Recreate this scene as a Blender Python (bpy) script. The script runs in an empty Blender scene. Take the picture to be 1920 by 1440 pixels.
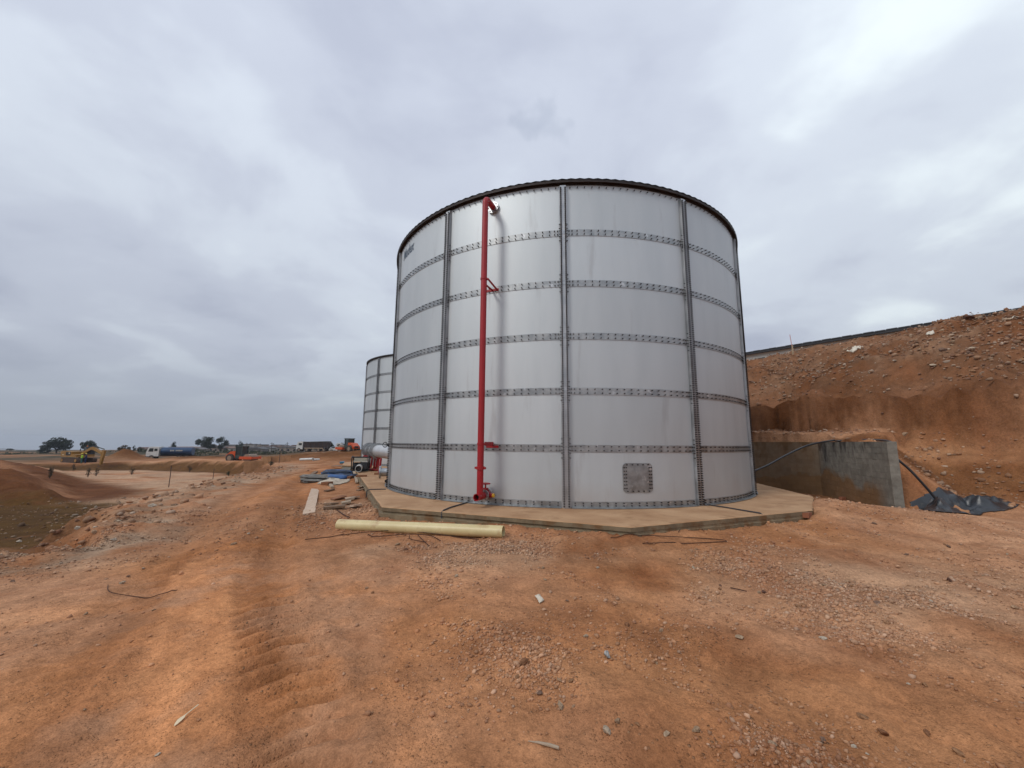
import bpy, math, random
import numpy as np
from mathutils import Vector, Matrix
R_ = math.radians
random.seed(7); rng = np.random.default_rng(11)
sc = bpy.context.scene; COL = sc.collection

# ------------------------------------------------------------------ camera
F_PX, PITCH, ROLL, CAM_H = 738.9, 0.1472, 0.0078, 1.335
_f = Vector((0, math.cos(PITCH), math.sin(PITCH))); _r = Vector((1, 0, 0)); _u = _r.cross(_f)
_r2 = _r*math.cos(ROLL) + _u*math.sin(ROLL); _u2 = _u*math.cos(ROLL) - _r*math.sin(ROLL)
cam_d = bpy.data.cameras.new('camera'); cam = bpy.data.objects.new('camera', cam_d); COL.objects.link(cam)
cam_d.sensor_width = 36; cam_d.lens = F_PX/1920*36; cam_d.clip_end = 9000; cam_d.clip_start = 0.05
M = Matrix((( _r2.x, _u2.x, -_f.x, 0), (_r2.y, _u2.y, -_f.y, 0), (_r2.z, _u2.z, -_f.z, CAM_H), (0, 0, 0, 1)))
cam.matrix_world = M; sc.camera = cam

# ------------------------------------------------------------------ sky, sun, exposure
SUN = Vector((-0.62, -0.50, 0.78)).normalized()
wd = bpy.data.worlds.new('World'); sc.world = wd; wd.use_nodes = True
nt = wd.node_tree; N = nt.nodes; L = nt.links; N.clear()
def nd(t, **k):
    n = N.new(t)
    for a, v in k.items(): setattr(n, a, v)
    return n
def mathn(op, a, b=None, clamp=False):
    n = nd('ShaderNodeMath', operation=op, use_clamp=clamp)
    for i, v in enumerate((a, b)):
        if v is None: continue
        if isinstance(v, (int, float)): n.inputs[i].default_value = v
        else: L.new(v, n.inputs[i])
    return n.outputs[0]
def mixc(fac, a, b):
    n = nd('ShaderNodeMix', data_type='RGBA')
    for s, v in ((n.inputs[0], fac), (n.inputs[6], a), (n.inputs[7], b)):
        if isinstance(v, (int, float)): s.default_value = v
        elif isinstance(v, tuple): s.default_value = (*v, 1)
        else: L.new(v, s)
    return n.outputs[2]
def ramp(fac, pts):
    n = nd('ShaderNodeValToRGB'); n.color_ramp.interpolation = 'EASE'
    cr = n.color_ramp
    while len(cr.elements) < len(pts): cr.elements.new(0.5)
    for e, (p, c) in zip(cr.elements, pts): e.position = p; e.color = (*c, 1) if len(c) == 3 else c
    L.new(fac, n.inputs[0]); return n.outputs[0]
sky = nd('ShaderNodeTexSky', sky_type='NISHITA', sun_disc=False)
sky.sun_elevation = math.asin(SUN.z); sky.sun_rotation = math.atan2(SUN.x, SUN.y)
tc = nd('ShaderNodeTexCoord'); sep = nd('ShaderNodeSeparateXYZ'); L.new(tc.outputs['Generated'], sep.inputs[0])
zc = mathn('MAXIMUM', sep.outputs[2], 0.0)
den = mathn('ADD', zc, 0.24)
cmb = nd('ShaderNodeCombineXYZ')
L.new(mathn('DIVIDE', sep.outputs[0], den), cmb.inputs[0]); L.new(mathn('DIVIDE', sep.outputs[1], den), cmb.inputs[1])
cmb.inputs[2].default_value = 3.7
def noise(vec, scale, detail, rough, dist=0.0, off=(0, 0, 0)):
    mp = nd('ShaderNodeMapping'); mp.inputs['Location'].default_value = off; L.new(vec, mp.inputs['Vector'])
    n = nd('ShaderNodeTexNoise'); n.inputs['Scale'].default_value = scale; n.inputs['Detail'].default_value = detail
    n.inputs['Roughness'].default_value = rough; n.inputs['Distortion'].default_value = dist
    L.new(mp.outputs[0], n.inputs['Vector']); return n.outputs['Fac']
n1 = noise(cmb.outputs[0], 0.62, 6, 0.47, 0.35, (2.3, 0.4, 0))
n2 = noise(cmb.outputs[0], 2.1, 7, 0.52, 0.3, (7.1, 3.0, 1))
cl = mathn('ADD', mathn('MULTIPLY', n1, 0.58), mathn('MULTIPLY', n2, 0.42))
cloud = ramp(cl, [(0.36, (4.1, 4.45, 5.4)), (0.45, (4.85, 5.25, 6.15)), (0.53, (5.65, 6.15, 6.95)), (0.64, (7.3, 8.0, 8.4))])
# an overcast sky is darker towards the horizon and hazier there
elev = mathn('POWER', zc, 0.62)
bright = nd('ShaderNodeMapRange'); L.new(elev, bright.inputs[0])
bright.inputs[1].default_value = 0; bright.inputs[2].default_value = 0.8; bright.inputs[3].default_value = 0.64; bright.inputs[4].default_value = 1.14
mul = nd('ShaderNodeVectorMath', operation='SCALE'); L.new(cloud, mul.inputs[0]); L.new(bright.outputs[0], mul.inputs['Scale'])
hz_f = nd('ShaderNodeMapRange', interpolation_type='SMOOTHSTEP'); L.new(zc, hz_f.inputs[0])
hz_f.inputs[1].default_value = 0.0; hz_f.inputs[2].default_value = 0.20; hz_f.inputs[3].default_value = 0.80; hz_f.inputs[4].default_value = 0.0
hazed = mixc(hz_f.outputs[0], mul.outputs[0], (3.0, 3.35, 4.0))
# thin spots in the cloud deck let a little of the clear sky through
thin = ramp(n1, [(0.30, (0.35, 0.35, 0.35)), (0.40, (0.0, 0.0, 0.0))])
hole = nd('ShaderNodeVectorMath', operation='DOT_PRODUCT'); 
wn = nd('ShaderNodeTexNoise'); wn.inputs['Scale'].default_value = 9; wn.inputs['Detail'].default_value = 5; L.new(tc.outputs['Generated'], wn.inputs['Vector'])
ws = nd('ShaderNodeVectorMath', operation='SCALE'); ws.inputs['Scale'].default_value = 0.30; wsub = nd('ShaderNodeVectorMath', operation='SUBTRACT'); wsub.inputs[1].default_value = (0.5, 0.5, 0.5)
L.new(wn.outputs['Color'], wsub.inputs[0]); L.new(wsub.outputs[0], ws.inputs[0]); wad = nd('ShaderNodeVectorMath', operation='ADD'); L.new(tc.outputs['Generated'], wad.inputs[0]); L.new(ws.outputs[0], wad.inputs[1])
wnm = nd('ShaderNodeVectorMath', operation='NORMALIZE'); L.new(wad.outputs[0], wnm.inputs[0]); L.new(wnm.outputs[0], hole.inputs[0])
hd = (_f + _r2*((1031-960)/F_PX) - _u2*((208-720)/F_PX)).normalized(); hole.inputs[1].default_value = hd
hn = mathn('ADD', hole.outputs['Value'], mathn('MULTIPLY', mathn('SUBTRACT', n2, 0.5), 0.003))
hm = nd('ShaderNodeMapRange', interpolation_type='SMOOTHSTEP'); L.new(hn, hm.inputs[0])
hm.inputs[1].default_value = 0.9978; hm.inputs[2].default_value = 1.0006; hm.inputs[3].default_value = 0; hm.inputs[4].default_value = 0.20
fac = mathn('ADD', hm.outputs[0], 0.04, True)
skyc = nd('ShaderNodeVectorMath', operation='SCALE'); L.new(sky.outputs[0], skyc.inputs[0]); skyc.inputs['Scale'].default_value = 1.0
final = mixc(fac, hazed, skyc.outputs[0])
bg = nd('ShaderNodeBackground'); bg.inputs['Strength'].default_value = 0.1; L.new(final, bg.inputs['Color'])
wo = nd('ShaderNodeOutputWorld'); L.new(bg.outputs[0], wo.inputs[0])
sl = bpy.data.lights.new('sun', 'SUN'); sl.energy = 1.05; sl.angle = R_(14); sl.color = (1, 0.96, 0.90)
so = bpy.data.objects.new('sun', sl); COL.objects.link(so); so.rotation_euler = (-SUN).to_track_quat('-Z', 'Y').to_euler()
so.location = (-30, -25, 40)
vs = sc.view_settings; vs.view_transform = 'Standard'; vs.look = 'None'; vs.exposure = 0.25; vs.gamma = 1; vs.use_curve_mapping = False
sc.cycles.use_denoising = True
sc.cycles.max_bounces = 6; sc.cycles.diffuse_bounces = 3; sc.cycles.glossy_bounces = 3

# ------------------------------------------------------------------ helpers
def pxray(px, py):
    return _f + _r2*((px-960)/F_PX) - _u2*((py-720)/F_PX)
def atz(px, py, z):
    d = pxray(px, py); t = (z-CAM_H)/d.z; return Vector((d.x*t, d.y*t, z))
def aty(px, py, Y):
    d = pxray(px, py); t = Y/d.y; return Vector((d.x*t, Y, CAM_H+d.z*t))

class MB:
    def __init__(s): s.v = []; s.f = []; s.m = []
    def add(s, vs, fs, mi=0):
        o = len(s.v); s.v += [tuple(v) for v in vs]; s.f += [tuple(i+o for i in f) for f in fs]; s.m += [mi]*len(fs)
    def box(s, c, size, rot=None, mi=0, taper=None):
        hx, hy, hz = size[0]/2, size[1]/2, size[2]/2
        P = []
        for z in (-1, 1):
            k = taper if (taper and z == 1) else 1
            P += [Vector((x*hx*k, y*hy*k, z*hz)) for x, y in ((-1, -1), (1, -1), (1, 1), (-1, 1))]
        if rot is not None: P = [rot @ p for p in P]
        c = Vector(c)
        s.add([p+c for p in P], [(3, 2, 1, 0), (4, 5, 6, 7), (0, 1, 5, 4), (1, 2, 6, 5), (2, 3, 7, 6), (3, 0, 4, 7)], mi)
    def cyl(s, a, b, r, n=12, r2=None, cap=True, mi=0):
        a = Vector(a); b = Vector(b); d = (b-a).normalized(); r2 = r if r2 is None else r2
        u = d.orthogonal().normalized(); w = d.cross(u)
        P = [a+(u*math.cos(t)+w*math.sin(t))*r for t in [2*math.pi*i/n for i in range(n)]]
        Q = [b+(u*math.cos(t)+w*math.sin(t))*r2 for t in [2*math.pi*i/n for i in range(n)]]
        fs = [(i, (i+1) % n, n+(i+1) % n, n+i) for i in range(n)]
        if cap: fs += [tuple(range(n-1, -1, -1)), tuple(range(n, 2*n))]
        s.add(P+Q, fs, mi)
    def hollow(s, a, b, ro, ri, n=24, mi=0):
        a = Vector(a); b = Vector(b); d = (b-a).normalized(); u = d.orthogonal().normalized(); w = d.cross(u)
        rings = []
        for c, r in ((a, ro), (b, ro), (b, ri), (a, ri)):
            rings += [c+(u*math.cos(2*math.pi*i/n)+w*math.sin(2*math.pi*i/n))*r for i in range(n)]
        fs = [(k*n+i, k*n+(i+1) % n, ((k+1) % 4)*n+(i+1) % n, ((k+1) % 4)*n+i) for k in range(4) for i in range(n)]
        s.add(rings, fs, mi)
    def tube(s, pts, r, n=10, cap=True, mi=0):
        pts = [Vector(p) for p in pts]; rs = r if isinstance(r, (list, tuple)) else [r]*len(pts)
        V = []; prev = None
        for i, p in enumerate(pts):
            d = (pts[min(i+1, len(pts)-1)]-pts[max(i-1, 0)]).normalized()
            u = d.orthogonal().normalized() if prev is None else (prev-d*prev.dot(d)).normalized()
            prev = u; w = d.cross(u)
            V += [p+(u*math.cos(2*math.pi*k/n)+w*math.sin(2*math.pi*k/n))*rs[i] for k in range(n)]
        fs = [(i*n+k, i*n+(k+1) % n, (i+1)*n+(k+1) % n, (i+1)*n+k) for i in range(len(pts)-1) for k in range(n)]
        if cap: fs += [tuple(range(n-1, -1, -1)), tuple(range((len(pts)-1)*n, len(pts)*n))]
        s.add(V, fs, mi)
    def prism(s, prof, y0, y1, mi=0):          # profile in x,z extruded along y
        n = len(prof); V = [(x, y0, z) for x, z in prof]+[(x, y1, z) for x, z in prof]
        fs = [(i, (i+1) % n, n+(i+1) % n, n+i) for i in range(n)]+[tuple(range(n-1, -1, -1)), tuple(range(n, 2*n))]
        s.add(V, fs, mi)
    def mesh(s, name, mats, smooth=None):
        me = bpy.data.meshes.new(name); me.from_pydata(s.v, [], s.f)
        for m in (mats if isinstance(mats, (list, tuple)) else [mats]): me.materials.append(m)
        if any(s.m): me.polygons.foreach_set('material_index', s.m)
        if smooth is not None:
            me.polygons.foreach_set('use_smooth', [True]*len(me.polygons))
            try: me.set_sharp_from_angle(angle=R_(smooth))
            except Exception: pass
        me.update(); return me
    def build(s, name, mats, parent=None, smooth=None):
        return ob(name, s.mesh(name, mats, smooth), parent)
def ob(name, me, parent=None, loc=None, rot=None, scale=None):
    o = bpy.data.objects.new(name, me); COL.objects.link(o)
    if parent is not None: o.parent = parent
    if loc is not None: o.location = loc
    if rot is not None: o.rotation_euler = rot
    if scale is not None: o.scale = scale if hasattr(scale, '__len__') else (scale,)*3
    return o
def thing(name, label, cat, loc=(0, 0, 0), rz=0.0, group=None):
    o = ob(name, None, None, loc, (0, 0, rz)); o.empty_display_size = 0.2
    return tag(o, label, cat, group)
def tag(o, label, cat, group=None, kind=None):
    if label: o['label'] = label
    if cat: o['category'] = cat
    if group: o['group'] = group
    if kind: o['kind'] = kind
    return o
def copy_tree(o, parent=None):
    c = o.copy(); COL.objects.link(c)
    if parent is not None: c.parent = parent
    for ch in o.children: copy_tree(ch, c)
    return c

# ---- procedural materials
def material(name, c1, c2=None, scale=4.0, rough=0.7, metal=0.0, bump=0.0, bscale=40.0, rand=0.0, stretch=(1, 1, 1), spec=0.5, detail=5, contrast=(0.35, 0.65), c3=None, s3=2.0, r3=(0.55, 0.7), rvar=0.0):
    m = bpy.data.materials.new(name); m.use_nodes = True; t = m.node_tree; n = t.nodes; l = t.links
    b = n['Principled BSDF']; b.inputs['Roughness'].default_value = rough; b.inputs['Metallic'].default_value = metal
    b.inputs['Specular IOR Level'].default_value = spec
    tc = n.new('ShaderNodeTexCoord'); mp = n.new('ShaderNodeMapping'); mp.inputs['Scale'].default_value = stretch
    oi = n.new('ShaderNodeObjectInfo'); va = n.new('ShaderNodeVectorMath'); va.operation = 'ADD'
    sc_ = n.new('ShaderNodeVectorMath'); sc_.operation = 'SCALE'; sc_.inputs[0].default_value = (37, 53, 71)
    l.new(oi.outputs['Random'], sc_.inputs['Scale']); l.new(tc.outputs['Object'], va.inputs[0]); l.new(sc_.outputs[0], va.inputs[1])
    l.new(va.outputs[0], mp.inputs[0])
    def noi(s, d=detail):
        q = n.new('ShaderNodeTexNoise'); q.inputs['Scale'].default_value = s; q.inputs['Detail'].default_value = d; q.inputs['Roughness'].default_value = 0.6
        l.new(mp.outputs[0], q.inputs['Vector']); return q.outputs['Fac']
    nf = noi(scale)
    if c2 is None: c2 = tuple(x*0.8 for x in c1)
    r = n.new('ShaderNodeValToRGB'); r.color_ramp.elements[0].position, r.color_ramp.elements[1].position = contrast
    r.color_ramp.elements[0].color = (*c2, 1); r.color_ramp.elements[1].color = (*c1, 1); l.new(nf, r.inputs[0])
    col = r.outputs[0]
    if c3 is not None:
        mr = n.new('ShaderNodeMapRange'); mr.inputs[1].default_value, mr.inputs[2].default_value = r3; l.new(noi(s3, 6), mr.inputs[0])
        mx = n.new('ShaderNodeMix'); mx.data_type = 'RGBA'; l.new(mr.outputs[0], mx.inputs[0]); l.new(col, mx.inputs[6]); mx.inputs[7].default_value = (*c3, 1); col = mx.outputs[2]
    if rand:
        hs = n.new('ShaderNodeHueSaturation'); mr2 = n.new('ShaderNodeMapRange'); l.new(oi.outputs['Random'], mr2.inputs[0])
        mr2.inputs[3].default_value = 1-rand; mr2.inputs[4].default_value = 1+rand; l.new(mr2.outputs[0], hs.inputs['Value']); l.new(col, hs.inputs['Color']); col = hs.outputs[0]
    l.new(col, b.inputs['Base Color'])
    if rvar:
        mr3 = n.new('ShaderNodeMapRange'); l.new(nf, mr3.inputs[0]); mr3.inputs[1].default_value = 0.3; mr3.inputs[2].default_value = 0.7
        mr3.inputs[3].default_value = rough-rvar; mr3.inputs[4].default_value = rough+rvar; l.new(mr3.outputs[0], b.inputs['Roughness'])
    if bump:
        bp = n.new('ShaderNodeBump'); bp.inputs['Strength'].default_value = bump; bp.inputs['Distance'].default_value = 0.02
        l.new(noi(bscale, 4), bp.inputs['Height']); l.new(bp.outputs[0], b.inputs['Normal'])
    return m

# ------------------------------------------------------------------ terrain
_perm = np.random.default_rng(3).permutation(4096)
def vnoise(x, y, seed=0):
    xi = np.floor(x).astype(np.int64); yi = np.floor(y).astype(np.int64); fx = x-xi; fy = y-yi
    fx = fx*fx*fx*(fx*(fx*6-15)+10); fy = fy*fy*fy*(fy*(fy*6-15)+10)
    def h(a, b): return _perm[(_perm[(a+seed*131) & 4095]+b) & 4095]/2047.5-1
    a = h(xi, yi); b = h(xi+1, yi); c = h(xi, yi+1); d = h(xi+1, yi+1)
    return (a*(1-fx)+b*fx)*(1-fy)+(c*(1-fx)+d*fx)*fy
def fbm(x, y, freq, oct=4, gain=0.5, seed=0):
    s = np.zeros_like(x, dtype=float); a = 1.0
    for k in range(oct):
        th = 0.6*k+0.3; c, q = math.cos(th), math.sin(th)
        s += a*vnoise((x*c-y*q)*freq+17.3*k, (x*q+y*c)*freq-9.1*k, seed+k); a *= gain; freq *= 2.03
    return s
def sst(a, b, x):
    t = np.clip((x-a)/(b-a), 0, 1); return t*t*(3-2*t)
def poly_sd(x, y, P):          # signed distance to a polygon, positive inside
    d = np.full(x.shape, 1e9); ins = np.zeros(x.shape, bool); n = len(P)
    for i in range(n):
        ax, ay = P[i]; bx, by = P[(i+1) % n]; ex, ey = bx-ax, by-ay
        t = np.clip(((x-ax)*ex+(y-ay)*ey)/(ex*ex+ey*ey), 0, 1)
        d = np.minimum(d, np.hypot(x-ax-t*ex, y-ay-t*ey))
        if ey != 0:
            c = ((ay > y) != (by > y)) & (x < (bx-ax)*(y-ay)/ey+ax); ins ^= c
    return np.where(ins, d, -d)
def seg_dist(x, y, P):         # distance to a polyline and the parameter along it
    d = np.full(x.shape, 1e9); s = np.zeros(x.shape); acc = 0.0
    for (ax, ay), (bx, by) in zip(P[:-1], P[1:]):
        ex, ey = bx-ax, by-ay; ln = math.hypot(ex, ey)
        t = np.clip(((x-ax)*ex+(y-ay)*ey)/(ln*ln), 0, 1); q = np.hypot(x-ax-t*ex, y-ay-t*ey)
        s = np.where(q < d, acc+t*ln, s); d = np.minimum(d, q); acc += ln
    return d, s

PIT = [(-15, -8), (-8.4, 4), (-7.7, 6.2), (-7.6, 7.0), (-8.1, 7.9), (-8.7, 9.0), (-9.9, 10.4), (-10.9, 12.3), (-11.7, 14.6), (-13.5, 19.3), (-18.0, 31.0), (-24, 42), (-33, 55),
       (-44, 68), (-58, 74), (-66, 76), (-72, 75.5), (-79, 71), (-110, 58), (-150, 38), (-110, -8)]
WALL = [(9.55, 10.0), (11.08, 14.3), (10.0, 16.4), (7.6, 19.3), (4.0, 22.5)]
RETAIN = [(10.2, 11.35), (11.27, 14.33), (10.15, 16.55), (7.7, 19.5), (4.1, 22.7), (6, 26), (10.3, 17.4), (13.5, 13.6)]
PAD = [(-2.68, 8.44), (1.94, 6.63), (6.25, 8.44), (7.9, 10.6), (8.7, 14.6), (7.4, 19.6), (2.5, 22.0), (-6.4, 20.2), (-7.1, 18.4)]
T1 = (1.743, 14.231); T2 = (-5.42, 31.17); T2Z = -0.25
TRACKS = [([(-0.6, 0.3), (-1.1, 2.37), (-1.8, 3.4), (-2.8, 4.75), (-4.3, 7.4), (-6.6, 12.0), (-9.5, 18.2), (-12.1, 25.5), (-15.0, 36.0)], 0.22, 1.0),
          ([(-2.3, 0.3), (-2.75, 2.3), (-3.5, 3.7), (-4.5, 5.4), (-5.9, 8.2), (-8.2, 12.8), (-11.0, 19.0), (-13.6, 26.0), (-16.6, 36.0)], 0.2, 0.7)]
MOUNDS = [(-81, 84, 2.0, 3.4, 3.2), (-36, 66, 0.9, 8, 5), (-24, 64, 1.25, 11, 8), (-15, 52, 1.0, 9, 9), (-66, 84, 0.7, 11, 2.5), (-50, 112, 1.2, 22, 14), (-9.2, 21.8, 0.28, 1.8, 2.4), (-34, 92, 2.2, 14, 11)]
RIDGES = [([(-95, 44, 0.3), (-41, 32, -1.25), (-31.5, 28.2, -3.3)], 0.48), ([(-100, 66, -0.2), (-60, 47, -1.5), (-35.5, 32.5, -3.5)], 0.30)]
def lugs(x, y, dd, ss): return np.tanh(2.2*np.sin(ss*2*math.pi/0.19+dd*9))*np.clip(1.3-ss/12, 0, 1)*np.clip(fbm(x, y, 0.7, 2, seed=61)*1.5+0.7, 0, 1)
def height(x, y, detail=True):
    x = np.asarray(x, float); y = np.asarray(y, float); d = np.hypot(x, y)
    z = np.interp(d, [0, 9, 22, 40, 80, 130, 250, 470, 900, 2500, 8000], [-0.30, -0.26, -0.38, -0.9, -2.1, -2.9, -4.8, -7.4, -22, -85, -300])
    z = z+0.05*fbm(x, y, 0.25, 3, seed=1)*np.clip(d/3, 0.3, 1)
    far = np.clip(d/90, 0, 1)
    z = z+far*(0.5*fbm(x, y, 0.03, 3, seed=4))
    for mx, my, h, rx, ry in MOUNDS:
        q = ((x-mx)/rx)**2+((y-my)/ry)**2
        z = z+h*np.exp(-q*1.6)*(1+0.18*fbm(x, y, 0.5, 3, seed=9))
    # swelling of loose soil on the right that buries the slab's end
    z = z+0.30*np.exp(-(((x-8.2)/2.2)**2+((y-9.0)/1.3)**2))+0.10*np.exp(-(((x-4.0)/1.3)**2+((y-5.9)/0.35)**2))
    # excavation pit
    rough = fbm(x, y, 0.9, 4, 0.55, seed=20)
    sd = poly_sd(x, y, PIT)+0.35*rough+0.25*fbm(x, y, 0.25, 2, seed=23)
    back = sst(45, 70, y)
    wid = 3.2*(1-back)+2.4*back
    floor_z = np.interp(y, [0, 25, 45, 80], [-3.2, -3.2, -3.35, -4.4])+0.12*fbm(x, y, 0.2, 4, seed=25)
    for P, sl_ in RIDGES:
        dd, ss = seg_dist(x, y, [(p[0], p[1]) for p in P]); acc = [0]
        for a, b in zip(P[:-1], P[1:]): acc.append(acc[-1]+math.hypot(b[0]-a[0], b[1]-a[1]))
        rz = np.interp(ss, acc, [p[2] for p in P])
        floor_z = np.maximum(floor_z, rz-sl_*np.maximum(dd-0.8, 0)+0.22*fbm(x, y, 0.6, 4, 0.6, seed=31))
    k = np.clip(sd/wid, 0, 1); k = k*k*(3-2*k)*0.7+0.3*np.clip(sd/wid*1.6, 0, 1)
    z_in = z*(1-k)+floor_z*k
    steps = 0.36*fbm(x*1.0, y*1.0, 1.1, 4, 0.6, seed=27)*sst(-0.2, 0.5, sd)*(1-sst(0.8, 1.3, sd/wid))*(1-0.7*back); steps = np.minimum(steps, 0.08)
    z = np.where(sd > 0, z_in+steps, z)
    rim = np.exp(-((sd+0.5)/0.65)**2)*np.clip(1-(y-25)/20, 0, 1)
    z = z-0.14*np.exp(-((sd+0.9)/1.6)**2)*(y < 30)+rim*(0.05+0.12*fbm(x, y, 1.3, 4, 0.6, seed=29))
    # embankment on the right
    s = (x-10.3)*0.817+(y-17.4)*0.576+0.22*fbm(x, y, 0.55, 4, 0.55, seed=40); t = (x-10.3)*0.576-(y-17.4)*0.817
    scr = np.clip(10-(t+4.3)/12*2.6, 5.5, 12)
    und = 0.14*fbm(x, y, 1.6, 3, 0.6, seed=43)
    zs = 3.1+(6.95-3.1)*np.clip((s-0.55)/(scr-0.55), 0, 1)**0.92+(0.26*fbm(x, y, 0.6, 4, 0.6, seed=41)+0.13*fbm(x, y, 1.9, 4, 0.62, seed=48))*(1-sst(-0.5, 1.0, s-scr))+und*0.4
    zs = np.where(s > scr, 6.95+0.02*(s-scr)+0.10*fbm(x, y, 0.6, 3, seed=42), zs)
    s = s+0.055*fbm(x, y, 2.6, 3, 0.6, seed=47)*(np.abs(s-0.2) < 1.2); cut = sst(0.0, 0.2, s)
    front_prof = np.interp(s, [-7, -4.2, -3.0, -2.4, -1.35, -1.1, -0.35, 0.0], [-9, -0.35, -0.12, 0.1, 0.92, 1.0, 1.22, 1.85])+0.05*rough
    behind = np.interp(s, [-4, -2.2, 0], [1.40, 1.46, 1.95])+0.09*sst(-3.5, -2.5, s)*fbm(x, y, 1.8, 3, seed=45)
    rsd = poly_sd(x, y, RETAIN)
    ax, ay = RETAIN[0]; gx, gy = RETAIN[-1]; gl = math.hypot(gx-ax, gy-ay); ux, uy = (gx-ax)/gl, (gy-ay)/gl
    v = (x-ax)*ux+(y-ay)*uy; u = (x-ax)*uy-(y-ay)*ux
    wfront = ((x-WALL[0][0])*-(WALL[1][1]-WALL[0][1])+(y-WALL[0][1])*(WALL[1][0]-WALL[0][0]))/4.56 > -0.02
    spill = 1.38-9*wfront-(np.maximum(u, 0)*0.95+np.maximum(-v, 0)*1.1)-np.where(u < 0, 9, 0)+0.08*rough
    onright = sst(0, 0.3, u)
    zf = np.where(t > 0.5, np.maximum(z, np.where(u > 0, np.maximum(front_prof, spill), -9)), z)
    rk = sst(-0.06, 0.06, rsd)
    zf = np.where((rsd > -0.06) & (s < 0.6), zf*(1-rk)+behind*rk, zf)
    left_out = (t < -6.0)
    zemb = zf*(1-cut)+zs*cut
    lk = sst(-26, -8, t)      # the bank dies away behind the tank
    zemb2 = z*(1-lk)+zemb*lk
    z = np.where((s > 0) | (rsd > -0.06) | (t > 0.5), np.where(s > 0, zemb2, zf), z)
    psd0 = poly_sd(x, y, PAD); z = np.where((psd0 < 0) & (psd0 > -3) & (rsd < 0), z+0.09*np.exp(-(psd0/0.7)**2)*(1+0.5*rough)+0.12*np.exp(-(psd0/0.8)**2)*sst(5.6, 6.6, x)*(1-sst(13, 15, y)), z)
    # slab and second slab: soil stays under the concrete
    psd = poly_sd(x, y, PAD); buried = sst(5.5, 6.3, x)*(1-sst(11.5, 13, y))
    z = np.where((psd > -0.05) & (rsd < 0), np.minimum(z, -0.12*sst(-0.05, 0.15, psd)+z*0+(-0.02)+0.20*buried*(1-sst(0.0, 0.7, psd+0.25*rough))), z)
    d2 = np.hypot(x-T2[0], y-T2[1]); z = np.where(d2 < 8.2, np.minimum(z, np.interp(d2, [0, 7.4, 8.2], [-0.5, -0.45, 0.3])), z)
    if detail:
        near = np.clip(1.3-d/30, 0.12, 1)
        z = z+near*0.016*fbm(x, y, 2.2, 4, 0.6, seed=50)*(1+1.3*sst(0.5, 1.2, x)*(1-sst(7, 9, y)))
        fine = np.clip(1-d/12, 0, 1)
        clod = np.clip(fbm(x, y, 1.0, 2, seed=57)+0.45, 0, 1); z = z+fine*(0.007*fbm(x, y, 9, 3, 0.65, seed=55)+0.016*clod*np.maximum(fbm(x, y, 5.5, 3, 0.6, seed=58)-0.25, 0))
        # vehicle tracks: shallow ruts with lug prints
        for P, w, k in TRACKS:
            dd, ss = seg_dist(x, y, P); q = np.clip(1-np.maximum(dd-w, 0)/0.10, 0, 1); q = q*q*(3-2*q)
            lug = lugs(x, y, dd, ss)
            berm = np.exp(-((dd-w-0.12)/0.07)**2)*0.028
            z = z+k*(-0.034*q*(0.75+0.4*fbm(x, y, 0.7, 2, seed=60))+0.036*q*lug+berm*(0.6+0.6*fbm(x, y, 2.0, 2, seed=62)))
        d0, s0 = seg_dist(x, y, [(-1.5, 0.3), (-1.9, 2.4), (-2.6, 3.5), (-3.6, 5.0), (-5.1, 7.8), (-7.4, 12.4), (-10.2, 18.6), (-12.8, 25.8), (-16, 37), (-22, 52)])
        z = z+np.exp(-(d0/2.2)**4)*sst(4, 9, s0)*(-0.05*np.exp(-((d0-0.85)/0.3)**2)+0.05*np.exp(-(d0/0.35)**2)+0.04*np.exp(-((d0-1.5)/0.3)**2)+0.02*vnoise(d0*4.2+3, s0*0.3, 97))
        # ridge of stones thrown up between the wheel paths
        dd, ss = seg_dist(x, y, [(-0.5, 4.0), (0.1, 3.3), (0.55, 2.75), (1.1, 2.35), (1.8, 2.0)])
        z = z+0.035*np.exp(-(dd/0.22)**2)*(1+0.5*fbm(x, y, 3, 3, seed=64))
    return z
def hz(x, y): return float(height(np.array([x]), np.array([y]))[0])
def G(px, py, zlo=None):       # the spot on the terrain behind a point of the photograph
    d = pxray(px, py); ts = np.concatenate([np.linspace(1.5, 30, 900), np.linspace(30, 160, 700)[1:]])
    X, Y, Z = d.x*ts, d.y*ts, CAM_H+d.z*ts; H = height(X, Y); i = np.argmax(Z < H)
    return Vector((X[i], Y[i], H[i]))

def graded(lo, hi, s0, g, neg_g=None):
    def side(lim, g):
        v = [0.0]
        while v[-1] < lim: v.append(v[-1]+max(s0, g*v[-1]))
        return v
    p = side(hi, g); n = side(-lo, neg_g or g)
    return np.array([-q for q in n[:0:-1]]+p)
gx = graded(-4200, 4200, 0.032, 0.0150); gy = graded(-400, 5200, 0.032, 0.0138, 0.06)
XX, YY = np.meshgrid(gx, gy); ZZ = height(XX.ravel(), YY.ravel()); xs, ys = XX.ravel(), YY.ravel()
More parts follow.
